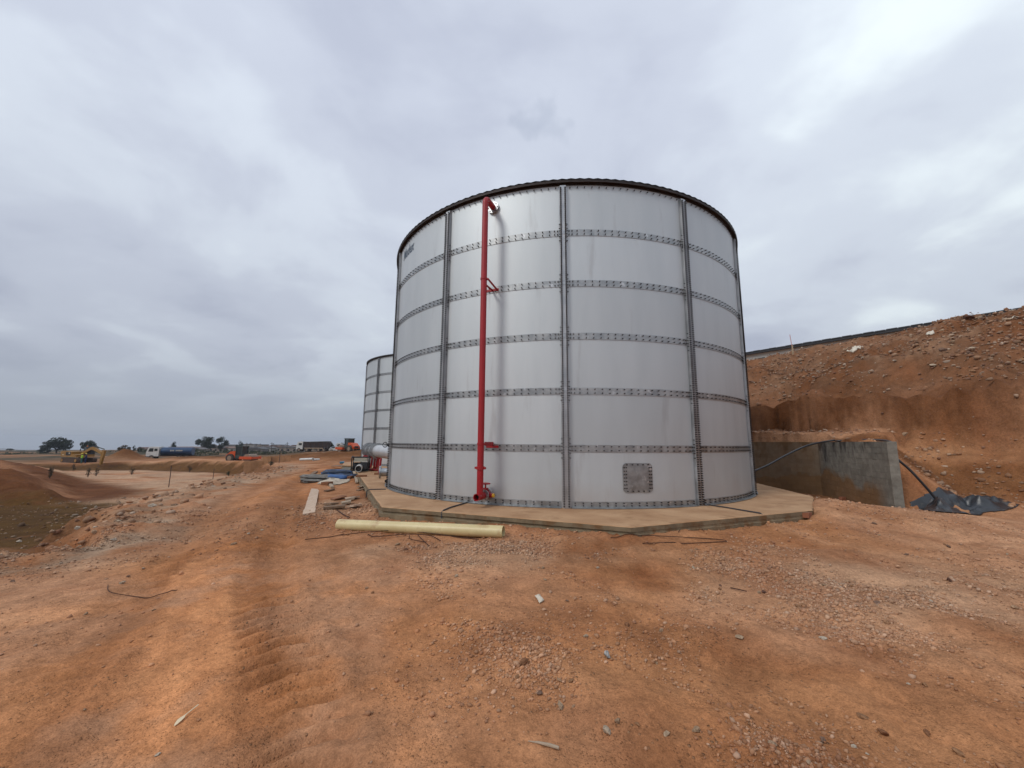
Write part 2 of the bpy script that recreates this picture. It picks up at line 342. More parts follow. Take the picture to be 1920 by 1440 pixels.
# soil colours: what the earth itself is, by place, plus painted shade along the bank's cut
def soil(x, y):
    ora = np.array([0.385, 0.168, 0.074]); pnk = np.array([0.430, 0.230, 0.130]); red = np.array([0.125, 0.046, 0.017]); gry = np.array([0.350, 0.192, 0.110])
    snd = np.array([0.40, 0.245, 0.15]); olv = np.array([0.086, 0.042, 0.012]); cut_shade = np.array([0.098, 0.034, 0.012]); veg = np.array([0.060, 0.052, 0.032]); slab = np.array([0.42, 0.25, 0.14])
    def lay(c, col, k): return c*(1-k[:, None])+col*k[:, None]
    c = np.tile(ora, (len(x), 1)); d = np.hypot(x, y)
    n = fbm(x, y, 0.35, 5, 0.55, seed=70); n2 = fbm(x, y, 1.3, 5, 0.6, seed=75); n3 = fbm(x, y, 0.12, 3, seed=78)
    c = lay(c, pnk, np.clip(0.48+0.8*n, 0, 1)*0.85)
    roadd, _ = seg_dist(x, y, [(-1.8, 0.3), (-2.0, 3), (-4.6, 8), (-8.6, 16), (-13, 27), (-17, 40)])
    road = np.exp(-(roadd/2.2)**2)
    c = lay(c, np.array([0.385, 0.148, 0.055]), road*np.clip(0.5+n2, 0, 1)*0.8)
    rg = np.clip(1-np.hypot((x+0.6)/3.4, (y-6.0)/1.0), 0, 1)+np.clip(1-np.hypot((x-4.4)/2.8, (y-5.0)/1.5), 0, 1)+np.clip(1-np.hypot((x+4.3)/2.3, (y-10.5)/4), 0, 1)
    c = lay(c, gry, np.clip(rg*1.4*(0.8+0.6*n2), 0, 1)*0.9)
    sd = poly_sd(x, y, PIT)
    rimk = np.exp(-((sd+0.9)/1.2)**2)*np.clip(1-(y-40)/20, 0, 1); c = lay(c, np.array([0.31, 0.2, 0.13]), rimk*np.clip(0.65+0.7*n2, 0, 1))
    c = lay(c, np.array([0.19, 0.088, 0.042]), sst(0.0, 0.8, sd)*(1-sst(2.4, 3.6, sd)))
    fl = sst(2.4, 4.2, sd); c = lay(c, snd, fl*sst(-0.9, 0.4, n2*0.6+n3))
    back = sst(52, 64, y)*sst(0, 0.5, sd)*(1-sst(3.5, 5, sd)); c = lay(c, np.array([0.115, 0.055, 0.020]), back)
    for P, _s in RIDGES:
        dd, _ = seg_dist(x, y, [(p[0], p[1]) for p in P]); c = lay(c, red, (dd < 9)*sst(0.5, 3, sd)*(1-sst(4, 6.5, dd))*(1-sst(-35, -29, x))); c = lay(c, np.array([0.32, 0.155, 0.08]), np.exp(-(dd/0.9)**2)*sst(0.5, 3, sd)*0.7*(1-sst(-35, -29, x)))
    dk = np.clip(1.35-np.hypot((x+30)/13, (y-22)/6.8), 0, 1); c = lay(c, olv, np.clip(dk*3*(0.8+0.4*n2), 0, 1)*sst(1.0, 2.2, sd))
    fd, _ = seg_dist(x, y, [(-120, 66), (-60, 44), (-41, 30.5), (-30, 25.5)]); 
    far = sst(95, 135, d)*(1-sst(0, 20, x)); c = lay(c, veg, far*np.clip(0.9+0.5*n3, 0, 1))
    s = (x-10.3)*0.817+(y-17.4)*0.576; t = (x-10.3)*0.576-(y-17.4)*0.817
    emb = sst(-0.6, 0.6, s)*sst(-30, -20, t); c = lay(c, np.array([0.116, 0.050, 0.024]), emb*(0.75+0.25*np.clip(n2, -1, 1)))
    c = lay(c, pnk*0.62, emb*sst(1.2, 3.0, s)*np.clip(0.15+0.7*n2+0.3*n, 0, 1)*0.75)
    c = lay(c, cut_shade, np.exp(-((s-0.3)/0.5)**2)*sst(-30, -20, t)*np.clip(0.8+0.5*n2, 0, 1))  # shadow of an overhang at the cut, painted into the soil colour
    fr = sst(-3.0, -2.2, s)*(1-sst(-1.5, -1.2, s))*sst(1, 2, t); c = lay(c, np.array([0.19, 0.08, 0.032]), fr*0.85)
    led = sst(-1.35, -1.1, s)*(1-sst(-0.5, -0.2, s))*sst(0, 3, t)*(poly_sd(x, y, RETAIN) < 0); c = lay(c, np.array([0.36, 0.17, 0.08]), led*0.9)
    for mx, my, h, rx, ry in MOUNDS[:5]+MOUNDS[7:]:
        q = ((x-mx)/rx)**2+((y-my)/ry)**2; c = lay(c, np.array([0.15, 0.062, 0.022]), np.clip(1.5*np.exp(-q*1.5), 0, 1))
    c = lay(c, np.array([0.36, 0.25, 0.12]), np.exp(-(((x+9.2)/1.7)**2+((y-21.8)/2.3)**2)*1.5))
    tint = 1+0.23*n2[:, None]*np.array([0.7, 0.95, 1.1])+0.14*n[:, None]
    c = np.clip(c*tint, 0.01, 0.8)
    for P, w, k in TRACKS:
        dd, ss = seg_dist(x, y, P); c = lay(c, np.array([0.300, 0.118, 0.043]), np.exp(-(dd/(w*1.2))**2)*0.7*np.clip(0.7+n2, 0, 1)*(0.75-0.6*lugs(x, y, dd, ss))*k)
    d0, s0 = seg_dist(x, y, [(-1.5, 0.3), (-1.9, 2.4), (-2.6, 3.5), (-3.6, 5.0), (-5.1, 7.8), (-7.4, 12.4), (-10.2, 18.6), (-12.8, 25.8), (-16, 37), (-22, 52)])
    lane = np.exp(-(d0/2.0)**4)*np.clip(1-(s0-45)/15, 0, 1); st_ = vnoise(d0*4.2+3, s0*0.22, 91)+0.6*vnoise(d0*9+7, s0*0.5, 93)     # streaks drawn out by passing wheels
    c = c*(1+lane[:, None]*0.19*st_[:, None]*np.array([0.85, 1.0, 1.1]))
    for off in (0.85,):
        c = lay(c, np.array([0.27, 0.108, 0.042]), np.exp(-((d0-off)/0.22)**2)*0.6*np.clip(1-(s0-50)/15, 0, 1)*np.clip(0.6+0.5*vnoise(d0*2, s0*0.4, 95), 0, 1)*sst(2.5, 7, s0))
    return np.clip(c, 0.008, 0.8)
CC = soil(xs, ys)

def ground_material(name, stonek):
    m = bpy.data.materials.new(name); m.use_nodes = True; t = m.node_tree; n = t.nodes; l = t.links; b = n['Principled BSDF']
    b.inputs['Roughness'].default_value = 0.95; b.inputs['Specular IOR Level'].default_value = 0.08
    at = n.new('ShaderNodeAttribute'); at.attribute_name = 'soil'; tc = n.new('ShaderNodeTexCoord')
    def noi(s, d=6, r=0.62):
        q = n.new('ShaderNodeTexNoise'); q.inputs['Scale'].default_value = s; q.inputs['Detail'].default_value = d; q.inputs['Roughness'].default_value = r
        l.new(tc.outputs['Object'], q.inputs['Vector']); return q.outputs['Fac']
    def mr(v, a, b_, c, d):
        q = n.new('ShaderNodeMapRange'); l.new(v, q.inputs[0])
        for i, k in enumerate((a, b_, c, d)): q.inputs[i+1].default_value = k
        return q.outputs[0]
    def mix(f, a, b_):
        q = n.new('ShaderNodeMix'); q.data_type = 'RGBA'
        for s_, v in ((q.inputs[0], f), (q.inputs[6], a), (q.inputs[7], b_)):
            if isinstance(v, (int, float)): s_.default_value = v
            elif isinstance(v, tuple): s_.default_value = (*v, 1)
            else: l.new(v, s_)
        return q.outputs[2]
    na, nb, ncl = noi(3.1, 8), noi(22, 6), noi(95, 4, 0.7)
    hs = n.new('ShaderNodeHueSaturation'); l.new(at.outputs['Color'], hs.inputs['Color'])
    v1 = mr(na, 0.36, 0.64, 0.84, 1.14); v2 = mr(nb, 0.36, 0.64, 0.84, 1.13); v3 = mr(ncl, 0.36, 0.64, 0.80, 1.18)
    mm = n.new('ShaderNodeMath'); mm.operation = 'MULTIPLY'; l.new(v1, mm.inputs[0]); l.new(v2, mm.inputs[1])
    m2 = n.new('ShaderNodeMath'); m2.operation = 'MULTIPLY'; l.new(mm.outputs[0], m2.inputs[0]); l.new(v3, m2.inputs[1]); l.new(m2.outputs[0], hs.inputs['Value'])
    vo = n.new('ShaderNodeTexVoronoi'); vo.inputs['Scale'].default_value = 38; l.new(tc.outputs['Object'], vo.inputs['Vector'])
    sepc = n.new('ShaderNodeSeparateColor'); l.new(vo.outputs['Color'], sepc.inputs[0])
    pick = mr(sepc.outputs[0], 0.80, 0.84, 0, 1); disc = mr(vo.outputs['Distance'], 0.20, 0.32, 1, 0); patch = mr(noi(0.9, 3), 0.42, 0.62, 0.15, 1)
    pk = n.new('ShaderNodeMath'); pk.operation = 'MULTIPLY'; l.new(pick, pk.inputs[0]); l.new(disc, pk.inputs[1])
    p2 = n.new('ShaderNodeMath'); p2.operation = 'MULTIPLY'; l.new(pk.outputs[0], p2.inputs[0]); l.new(patch, p2.inputs[1])
    p3 = n.new('ShaderNodeMath'); p3.operation = 'MULTIPLY'; l.new(p2.outputs[0], p3.inputs[0]); p3.inputs[1].default_value = stonek
    gcol = mix(sepc.outputs[1], (0.36, 0.23, 0.14), (0.17, 0.08, 0.04))
    l.new(mix(p3.outputs[0], hs.outputs[0], gcol), b.inputs['Base Color'])
    def mth(op, x, y):
        q = n.new('ShaderNodeMath'); q.operation = op
        for i, v in enumerate((x, y)):
            if isinstance(v, (int, float)): q.inputs[i].default_value = v
            else: l.new(v, q.inputs[i])
        return q.outputs[0]
    vo2 = n.new('ShaderNodeTexVoronoi'); vo2.inputs['Scale'].default_value = 85; l.new(tc.outputs['Object'], vo2.inputs['Vector'])
    sep2 = n.new('ShaderNodeSeparateColor'); l.new(vo2.outputs['Color'], sep2.inputs[0])
    crumb = mth('MULTIPLY', mth('MULTIPLY', mr(vo2.outputs['Distance'], 0.1, 0.45, 1, 0), mr(sep2.outputs[0], 0.45, 0.7, 0, 1)), mr(noi(2.3, 4), 0.42, 0.58, 0.1, 1))
    peb = mth('MULTIPLY', mth('MULTIPLY', mr(vo.outputs['Distance'], 0.1, 0.4, 1, 0), mr(sepc.outputs[0], 0.70, 0.84, 0, 1)), patch)
    hsum = mth('ADD', mth('ADD', mth('MULTIPLY', crumb, 0.22), mth('MULTIPLY', peb, 0.45)), mth('ADD', mth('MULTIPLY', na, 1.8), mth('MULTIPLY', nb, 0.35)))
    h3 = n.new('ShaderNodeMath'); h3.operation = 'ADD'; l.new(hsum, h3.inputs[0]); h3.inputs[1].default_value = 0.0
    bp = n.new('ShaderNodeBump'); bp.inputs['Strength'].default_value = 1.0; bp.inputs['Distance'].default_value = 0.035
    l.new(h3.outputs[0], bp.inputs['Height']); l.new(bp.outputs[0], b.inputs['Normal'])
    return m
M_SOIL = ground_material('laterite_soil', 0.8)
nx, ny = len(gx), len(gy)
idx = (np.arange(ny-1)[:, None]*nx+np.arange(nx-1)[None, :]).ravel()
QUADS = np.stack([idx, idx+1, idx+1+nx, idx+nx], 1)
cxm = xs[QUADS].mean(1); cym = ys[QUADS].mean(1)
s_c = (cxm-10.3)*0.817+(cym-17.4)*0.576; t_c = (cxm-10.3)*0.576-(cym-17.4)*0.817
is_emb = ((s_c > -0.2) & (t_c > -24) & (np.hypot(cxm, cym) < 160)) | (poly_sd(cxm, cym, RETAIN) > 0.2)
is_pit = poly_sd(cxm, cym, PIT) > 0.0
def sheet(name, mask):
    q = QUADS[mask]; used = np.unique(q); rm = np.full(nx*ny, -1); rm[used] = np.arange(len(used)); q = rm[q]
    me = bpy.data.meshes.new(name); me.vertices.add(len(used))
    me.vertices.foreach_set('co', np.stack([xs[used], ys[used], ZZ[used]], 1).astype(np.float32).ravel())
    me.loops.add(len(q)*4); me.loops.foreach_set('vertex_index', q.astype(np.int32).ravel())
    me.polygons.add(len(q)); me.polygons.foreach_set('loop_start', (np.arange(len(q))*4).astype(np.int32))
    me.polygons.foreach_set('use_smooth', np.ones(len(q), bool))
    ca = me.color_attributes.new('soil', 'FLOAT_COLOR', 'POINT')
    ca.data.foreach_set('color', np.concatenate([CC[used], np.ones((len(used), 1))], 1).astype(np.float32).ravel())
    me.materials.append(M_SOIL); me.update(calc_edges=True); me.validate()
    o = ob(name, me); o['kind'] = 'structure'; return o
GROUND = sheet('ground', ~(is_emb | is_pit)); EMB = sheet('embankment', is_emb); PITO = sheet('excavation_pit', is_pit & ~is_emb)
GROUND['label'] = 'bare orange laterite ground with wheel tracks and scattered gravel'
EMB['label'] = 'reddish brown earth embankment strewn with broken stones'; PITO['label'] = 'wide excavated pit with pale sandy floor beside the track'

# ------------------------------------------------------------------ materials
M_SHEET = material('galvanised_sheet', (0.565, 0.60, 0.615), (0.525, 0.56, 0.575), 2.2, 0.58, 0.70, 0.03, 160, rand=0.065, stretch=(1, 1, 0.16), c3=(0.40, 0.405, 0.41), s3=3.0, r3=(0.60, 0.85), rvar=0.02)
def add_dust(mt, col, lo, hi, amt):          # red dust splashed up from the ground, in patches
    n = mt.node_tree.nodes; l = mt.node_tree.links; b = n['Principled BSDF']; src = b.inputs['Base Color'].links[0].from_socket
    g = n.new('ShaderNodeNewGeometry'); sp = n.new('ShaderNodeSeparateXYZ'); l.new(g.outputs['Position'], sp.inputs[0]); q = n.new('ShaderNodeTexNoise'); q.inputs['Scale'].default_value = 1.7; q.inputs['Detail'].default_value = 7; l.new(g.outputs['Position'], q.inputs['Vector'])
    ad = n.new('ShaderNodeMath'); ad.operation = 'MULTIPLY_ADD'; l.new(q.outputs['Fac'], ad.inputs[0]); ad.inputs[1].default_value = -(hi-lo)*1.2; l.new(sp.outputs[2], ad.inputs[2])
    mr = n.new('ShaderNodeMapRange'); l.new(ad.outputs[0], mr.inputs[0]); mr.inputs[1].default_value = lo-(hi-lo)*0.7; mr.inputs[2].default_value = hi-(hi-lo)*0.5; mr.inputs[3].default_value = amt; mr.inputs[4].default_value = 0
    mx = n.new('ShaderNodeMix'); mx.data_type = 'RGBA'; l.new(mr.outputs[0], mx.inputs[0]); l.new(src, mx.inputs[6]); mx.inputs[7].default_value = (*col, 1); l.new(mx.outputs[2], b.inputs['Base Color'])
    mm = n.new('ShaderNodeMath'); mm.operation = 'MULTIPLY'; one = n.new('ShaderNodeMath'); one.operation = 'SUBTRACT'; one.inputs[0].default_value = 1; l.new(mr.outputs[0], one.inputs[1]); l.new(one.outputs[0], mm.inputs[0]); mm.inputs[1].default_value = b.inputs['Metallic'].default_value; l.new(mm.outputs[0], b.inputs['Metallic'])
add_dust(M_SHEET, (0.33, 0.20, 0.13), 0.0, 0.55, 0.34)
M_STRAP = material('galvanised_strap', (0.42, 0.43, 0.43), (0.27, 0.28, 0.285), 5.0, 0.42, 0.8, 0.05, 60, rand=0.10, c3=(0.60, 0.61, 0.62), s3=7.0, r3=(0.60, 0.72), rvar=0.1)
M_COLUMN = material('galvanised_channel', (0.47, 0.48, 0.49), (0.33, 0.34, 0.35), 3.0, 0.42, 0.8, 0.03, 60, rand=0.08, rvar=0.1)
M_BOLT = material('dark_bolt_steel', (0.05, 0.043, 0.043), (0.025, 0.02, 0.02), 30, 0.55, 0.6)
M_ROOF = material('dark_roof_sheet', (0.10, 0.105, 0.11), (0.055, 0.055, 0.06), 3, 0.45, 0.6)
M_RIM = material('brown_rim_steel', (0.045, 0.033, 0.03), (0.028, 0.02, 0.018), 4, 0.6, 0.3)
M_RED = material('red_pipe_paint', (0.36, 0.006, 0.012), (0.29, 0.006, 0.010), 2, 0.45, 0.0, 0.02, 50, c3=(0.30, 0.04, 0.03), s3=5, r3=(0.64, 0.8))
M_GALV = material('galvanised_fitting', (0.50, 0.51, 0.52), (0.30, 0.31, 0.32), 12, 0.35, 0.85, 0.05, 50)
M_YELLOW = material('yellow_plastic', (0.75, 0.42, 0.02), None, 6, 0.45)
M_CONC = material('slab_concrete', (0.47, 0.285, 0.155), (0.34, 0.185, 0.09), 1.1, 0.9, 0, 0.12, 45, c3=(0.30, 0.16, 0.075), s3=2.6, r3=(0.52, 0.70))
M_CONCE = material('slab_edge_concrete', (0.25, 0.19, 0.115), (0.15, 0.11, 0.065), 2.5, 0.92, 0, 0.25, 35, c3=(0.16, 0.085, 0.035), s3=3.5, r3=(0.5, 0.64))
M_DARK = material('black_rubber', (0.018, 0.018, 0.02), (0.010, 0.010, 0.011), 9, 0.55)
M_BLUEINK = material('blue_grey_print', (0.035, 0.06, 0.10), (0.05, 0.08, 0.12), 20, 0.6)

# ------------------------------------------------------------------ tanks
RT = 5.813; PH = 1.22; ROWS = 6; SEC = 12; DA = 2*math.pi/SEC
def cylpt(a, r, z): return (r*math.cos(a), r*math.sin(a), z)
def arc_plate(a0, a1, r0, r1, z0, z1, n):
    m = MB(); V = []
    for i in range(n+1):
        a = a0+(a1-a0)*i/n
        V += [cylpt(a, r1, z0), cylpt(a, r1, z1), cylpt(a, r0, z1), cylpt(a, r0, z0)]
    fs = []
    for i in range(n):
        p, q = i*4, i*4+4
        fs += [(p, q, q+1, p+1), (p+1, q+1, q+2, p+2), (p+2, q+2, q+3, p+3), (p+3, q+3, q, p)]
    fs += [(0, 1, 2, 3), (n*4+3, n*4+2, n*4+1, n*4)]
    m.add(V, fs); return m
def bolt(m, a, r, z, rad=0.012, ln=0.03, n=6):
    c, s_ = math.cos(a), math.sin(a); u = Vector((-s_, c, 0)); w = Vector((0, 0, 1)); o = Vector((c*r, s_*r, z)); e = o+Vector((c, s_, 0))*ln
    P = [(u*math.cos(t)+w*math.sin(t))*rad for t in [2*math.pi*i/n for i in range(n)]]
    m.add([o+p for p in P]+[e+p for p in P], [(i, (i+1) % n, n+(i+1) % n, n+i) for i in range(n)]+[tuple(range(n, 2*n))])
GAP = 0.085/RT                                             # half width of a column in radians
me_panel = arc_plate(0, DA, RT-0.004, RT, 0, PH, 12).mesh('shell_panel', M_SHEET, 30)
me_strap = arc_plate(GAP+0.004, DA-GAP-0.004, RT+0.001, RT+0.009, -0.078, 0.078, 12).mesh('joint_strap', M_STRAP, 30)
m = MB()
for k in range(18):
    a = 0.026+(DA-0.052)*k/17 if k not in (0, 17) else (0.0225 if k == 0 else DA-0.0225)
    for z in (-0.042, 0.042): bolt(m, a, RT+0.009, z, 0.0125, 0.032)
for a in (0.034, DA-0.034):
    for z in (-0.042, 0.042): bolt(m, a, RT+0.009, z, 0.0125, 0.032)
me_sbolt = m.mesh('bolt_rows', M_BOLT)
mb_ = arc_plate(GAP+0.004, DA-GAP-0.004, RT+0.001, RT+0.010, 0.005, 0.135, 12)
mf_ = arc_plate(GAP+0.004, DA-GAP-0.004, RT+0.010, RT+0.10, 0.006, 0.016, 12); mb_.add(mf_.v, mf_.f)
me_base = mb_.mesh('base_angle', M_STRAP, 30)
m = MB()
for k in range(17):
    a = 0.03+(DA-0.06)*k/16; bolt(m, a, RT+0.010, 0.105, 0.0125, 0.032)
    bolt(m, a, RT+0.010, 0.055, 0.0125, 0.032)
me_bbolt = m.mesh('bolt_rows', M_BOLT)
m = MB()
for k in range(17): bolt(m, 0.028+(DA-0.056)*k/16, RT+0.011, ROWS*PH-0.10, 0.0125, 0.032)
me_tbolt = m.mesh('bolt_rows', M_BOLT)
mt_ = arc_plate(0, DA, RT+0.001, RT+0.011, ROWS*PH-0.035, ROWS*PH+0.03, 12); me_top = mt_.mesh('rim_angle', M_RIM, 30)
# a column: outward channel with two dense rows of bolts and splice plates at the joints
H_ = ROWS*PH; cw = 0.088; cd = 0.062
m = MB()
m.prism([(RT+0.002, -cw), (RT+0.008, -cw), (RT+0.008, -cw*0.80), (RT+cd-0.006, -cw*0.80), (RT+cd, -cw*0.78), (RT+cd, cw*0.78), (RT+cd-0.006, cw*0.80), (RT+0.008, cw*0.80), (RT+0.008, cw), (RT+0.002, cw)], 0.0, H_-0.06)
m.v = [(x, z, y) for x, y, z in m.v]; m.f = [tuple(reversed(f)) for f in m.f]
me_col = m.mesh('column', M_COLUMN)
m = MB()
for k in range(int((H_-0.1)/0.05)):
    z = 0.04+0.05*k
    for s_ in (-1, 1): bolt(m, s_*0.050/(RT+cd), RT+cd, z, 0.0165, 0.036)
for lv in range(1, ROWS):
    for dz in (-0.20, -0.10, -0.04, 0.04, 0.10, 0.20):
        for s_ in (-1, 1): m.cyl((RT+0.035, s_*cw*0.80, lv*PH+dz), (RT+0.035, s_*(cw*0.80+0.03), lv*PH+dz), 0.011, 6)
me_cbolt = m.mesh('bolt_rows', M_BOLT)
m = MB(); m.box((RT+cd+0.003, 0, 0), (0.006, 0.07, 0.11)); me_splice = m.mesh('splice_plate', M_GALV)
# corrugated roof with a low cone and a small overhang
m = MB(); nw = 15*48; V = []; RO = RT+0.10
for k, (rr, zz) in enumerate(((RO, 0.075), (RO*0.96, 0.105), (RO*0.6, 0.36), (0.25, 0.62))):
    for i in range(nw):
        a = 2*math.pi*i/nw; V.append(cylpt(a, rr, ROWS*PH+zz+0.010*math.cos(a*180)*(1 if k < 2 else 0.4)))
fs = [(k*nw+i, k*nw+(i+1) % nw, (k+1)*nw+(i+1) % nw, (k+1)*nw+i) for k in range(3) for i in range(nw)]
fs.append(tuple(range(3*nw, 4*nw))); m.add(V, fs)
lip = arc_plate(0, 2*math.pi, RO-0.012, RO-0.004, ROWS*PH-0.004, ROWS*PH+0.05, 96); mr_lip = lip
me_roof = m.mesh('roof', M_ROOF)
sof = arc_plate(0, 2*math.pi, RT+0.012, RO-0.004, ROWS*PH+0.02, ROWS*PH+0.034, 96); lip.add(sof.v, sof.f); me_lip = lip.mesh('roof_fascia', M_RIM, 30)

def build_tank(name, label, loc, a_col, first_detail):
    t = thing(name, label, 'tank', loc, 0, 'bolted steel water tanks')
    for k in range(SEC):
        a = a_col+k*DA
        for r in range(ROWS): ob('shell_panel', me_panel, t, (0, 0, r*PH), (0, 0, a))
        for r in range(1, ROWS):
            s_ = ob('joint_strap', me_strap, t, (0, 0, r*PH), (0, 0, a)); b = ob('bolt_rows', me_sbolt, s_); b['kind'] = 'stuff'
        s_ = ob('base_angle', me_base, t, None, (0, 0, a)); b = ob('bolt_rows', me_bbolt, s_); b['kind'] = 'stuff'
        s_ = ob('rim_angle', me_top, t, None, (0, 0, a)); b = ob('bolt_rows', me_tbolt, s_); b['kind'] = 'stuff'
        s_ = ob('column', me_col, t, None, (0, 0, a)); b = ob('bolt_rows', me_cbolt, s_); b['kind'] = 'stuff'
        for r in range(1, ROWS): ob('splice_plate', me_splice, s_, (0, 0, r*PH))
    ob('roof', me_roof, t); ob('roof_fascia', me_lip, t)
    return t
az1 = math.atan2(-T1[1], -T1[0])
tank1 = build_tank('water_tank', 'large silver bolted panel tank in the foreground with red overflow pipe', (T1[0], T1[1], 0), az1+0.0199, True)
az2 = math.atan2(-T2[1], -T2[0])
tank2 = build_tank('water_tank', 'silver bolted panel tank standing behind the larger one, half hidden', (T2[0], T2[1], T2Z), az2-0.8735, False)

def shell_hit(px, py, r=RT):
    d = pxray(px, py); ox, oy = -T1[0], -T1[1]
    a = d.x*d.x+d.y*d.y; b = 2*(ox*d.x+oy*d.y); c = ox*ox+oy*oy-r*r
    t = (-b-math.sqrt(b*b-4*a*c))/(2*a); x, y, z = ox+d.x*t, oy+d.y*t, CAM_H+d.z*t
    return math.atan2(y, x), z
# access hatch: rounded square plate bent to the shell
ac, zc_ = shell_hit(1196, 896); al, _ = shell_hit(1168, 896); ar, _ = shell_hit(1223.5, 896); _, zt = shell_hit(1196, 868.5); _, zb = shell_hit(1196, 924.5)
hw = (ar-al)/2*RT; hh = (zt-zb)/2; rc = 0.09
def rrect(hw, hh, rc, n=5):
    P = []
    for cx, cy, a0 in ((hw-rc, hh-rc, 0), (-hw+rc, hh-rc, 90), (-hw+rc, -hh+rc, 180), (hw-rc, -hh+rc, 270)):
        for i in range(n+1):
            a = R_(a0+90*i/n); P.append((cx+rc*math.cos(a), cy+rc*math.sin(a)))
    return P
P = rrect(hw, hh, rc); m = MB(); n = len(P)
rings = [(1.0, RT+0.001), (1.0, RT+0.011), (0.5, RT+0.011)]; V = []
for k, r in rings: V += [cylpt(ac+x*k/RT, r, zc_+y*k) for x, y in P]
V.append(cylpt(ac, RT+0.011, zc_))
fs = [(k*n+i, k*n+(i+1) % n, (k+1)*n+(i+1) % n, (k+1)*n+i) for k in range(2) for i in range(n)]+[(2*n+i, 2*n+(i+1) % n, 3*n) for i in range(n)]
m.add(V, fs); hatch = m.build('access_hatch', M_STRAP, tank1); hatch['label'] = 'grey rounded square access hatch cover with bolts'
m = MB()
for i in range(5):
    for z in (-1, 1): bolt(m, ac+(-0.36+0.18*i)*2*hw/RT, RT+0.011, zc_+z*(hh-0.035), 0.0125, 0.022)
for i in range(7):
    for s_ in (-1, 1):
        for o_ in (0.03, 0.075): bolt(m, ac+s_*(hw-o_)/RT, RT+0.011, zc_+(-0.75+0.25*i)*hh*0.92, 0.0125, 0.022)
b = m.build('bolts', M_BOLT, hatch); b['kind'] = 'stuff'
# maker's name, bent to the shell
a0, z0 = shell_hit(757.5, 482); a1, z1 = shell_hit(776.5, 466)
cu = bpy.data.curves.new('lettering', 'FONT'); cu.body = 'Mudex'; cu.size = 1; cu.shear = 0.12; cu.resolution_u = 3; cu.offset = 0.02
to = bpy.data.objects.new('lettering', cu); COL.objects.link(to); dg = bpy.context.evaluated_depsgraph_get(); dg.update()
tm = bpy.data.meshes.new_from_object(to.evaluated_get(dg)); bpy.data.objects.remove(to)
co = np.array([v.co[:] for v in tm.vertices]); wdt = co[:, 0].max(); span = (a1-a0)*RT; k = span/wdt
zmid = shell_hit(768, 470)[1]-0.10
for v in tm.vertices:
    x, y = v.co.x*k, v.co.y*k; v.co = cylpt(a0+x/RT, RT+0.004, zmid+y*1.35)
tm.materials.clear(); tm.materials.append(M_BLUEINK); lo = ob('lettering', tm, tank1); lo['label'] = 'dark blue maker name lettering near the rim'
# flanged nozzle on the tank's far left side
an = az1-math.acos(RT/math.hypot(*T1))-0.075; dn = Vector((math.cos(an), math.sin(an), 0)); c0 = dn*RT+Vector((0, 0, 0.36))
m = MB(); m.cyl(c0-dn*0.01, c0+dn*0.25, 0.13, 20); nz = m.build('outlet_nozzle', M_GALV, tank1, 40)
m = MB(); m.cyl(c0+dn*0.25, c0+dn*0.275, 0.2, 24); m.cyl(c0+dn*0.278, c0+dn*0.30, 0.2, 24); m.build('flange', M_GALV, nz, 40)
# second, smaller drain stub
c1 = dn*RT+Vector((0, 0, 0.08)); m = MB(); m.cyl(c1, c1+dn*0.12, 0.04, 10); m.build('drain_stub', M_DARK, tank1)

# ------------------------------------------------------------------ red overflow pipe
af, zf_ = shell_hit(926, 391); nrm = Vector((math.cos(af), math.sin(af), 0)); tan_ = Vector((-nrm.y, nrm.x, 0)); OFF = 0.46
fl = Vector((T1[0], T1[1], 0))+nrm*RT+Vector((0, 0, zf_))
pipe = thing('overflow_pipe', 'tall red vertical pipe fixed to the front of the silver tank', 'pipe', (fl.x, fl.y, 0)); fl0 = Vector((0, 0, zf_)); RP = 0.069
m = MB(); m.tube([fl0+nrm*0.06, fl0+nrm*(OFF-0.16)]+[fl0+nrm*(OFF-0.16+0.16*math.sin(q))+Vector((0, 0, 0.02*math.sin(q)-0.16*(1-math.cos(q)))) for q in [math.pi/2*i/6 for i in range(1, 7)]], RP, 20)
top_e = fl0+nrm*OFF+Vector((0, 0, -0.16+0.02)); m.build('elbow', M_RED, pipe, 40)
zb_ = 0.24
bot = Vector((nrm.x*OFF, nrm.y*OFF, zb_))
m = MB(); m.cyl(bot, top_e+Vector((0, 0, 0.01)), RP, 24); m.build('riser', M_RED, pipe, 40)
m = MB(); m.cyl(fl0+nrm*0.004, fl0+nrm*0.03, 0.145, 24); m.cyl(fl0+nrm*0.033, fl0+nrm*0.06, 0.145, 24)
for k in range(8):
    q = 2*math.pi*k/8; o_ = fl0+tan_*0.115*math.cos(q)+Vector((0, 0, 0.115*math.sin(q))); m.cyl(o_+nrm*0.004, o_+nrm*0.085, 0.012, 6)
m.build('flange', M_GALV, pipe, 40)
zc2 = 0.80; m = MB(); cpt = Vector((bot.x, bot.y, zc2)); m.cyl(cpt-Vector((0, 0, 0.03)), cpt+Vector((0, 0, 0.03)), RP+0.022, 20)
for s_ in (-1, 1): m.box(cpt+tan_*s_*(RP+0.03), (0.05, 0.05, 0.045), Matrix.Rotation(af, 3, 'Z'))
m.build('coupling', M_RED, pipe, 40)
rz = Matrix.Rotation(af, 3, 'Z')
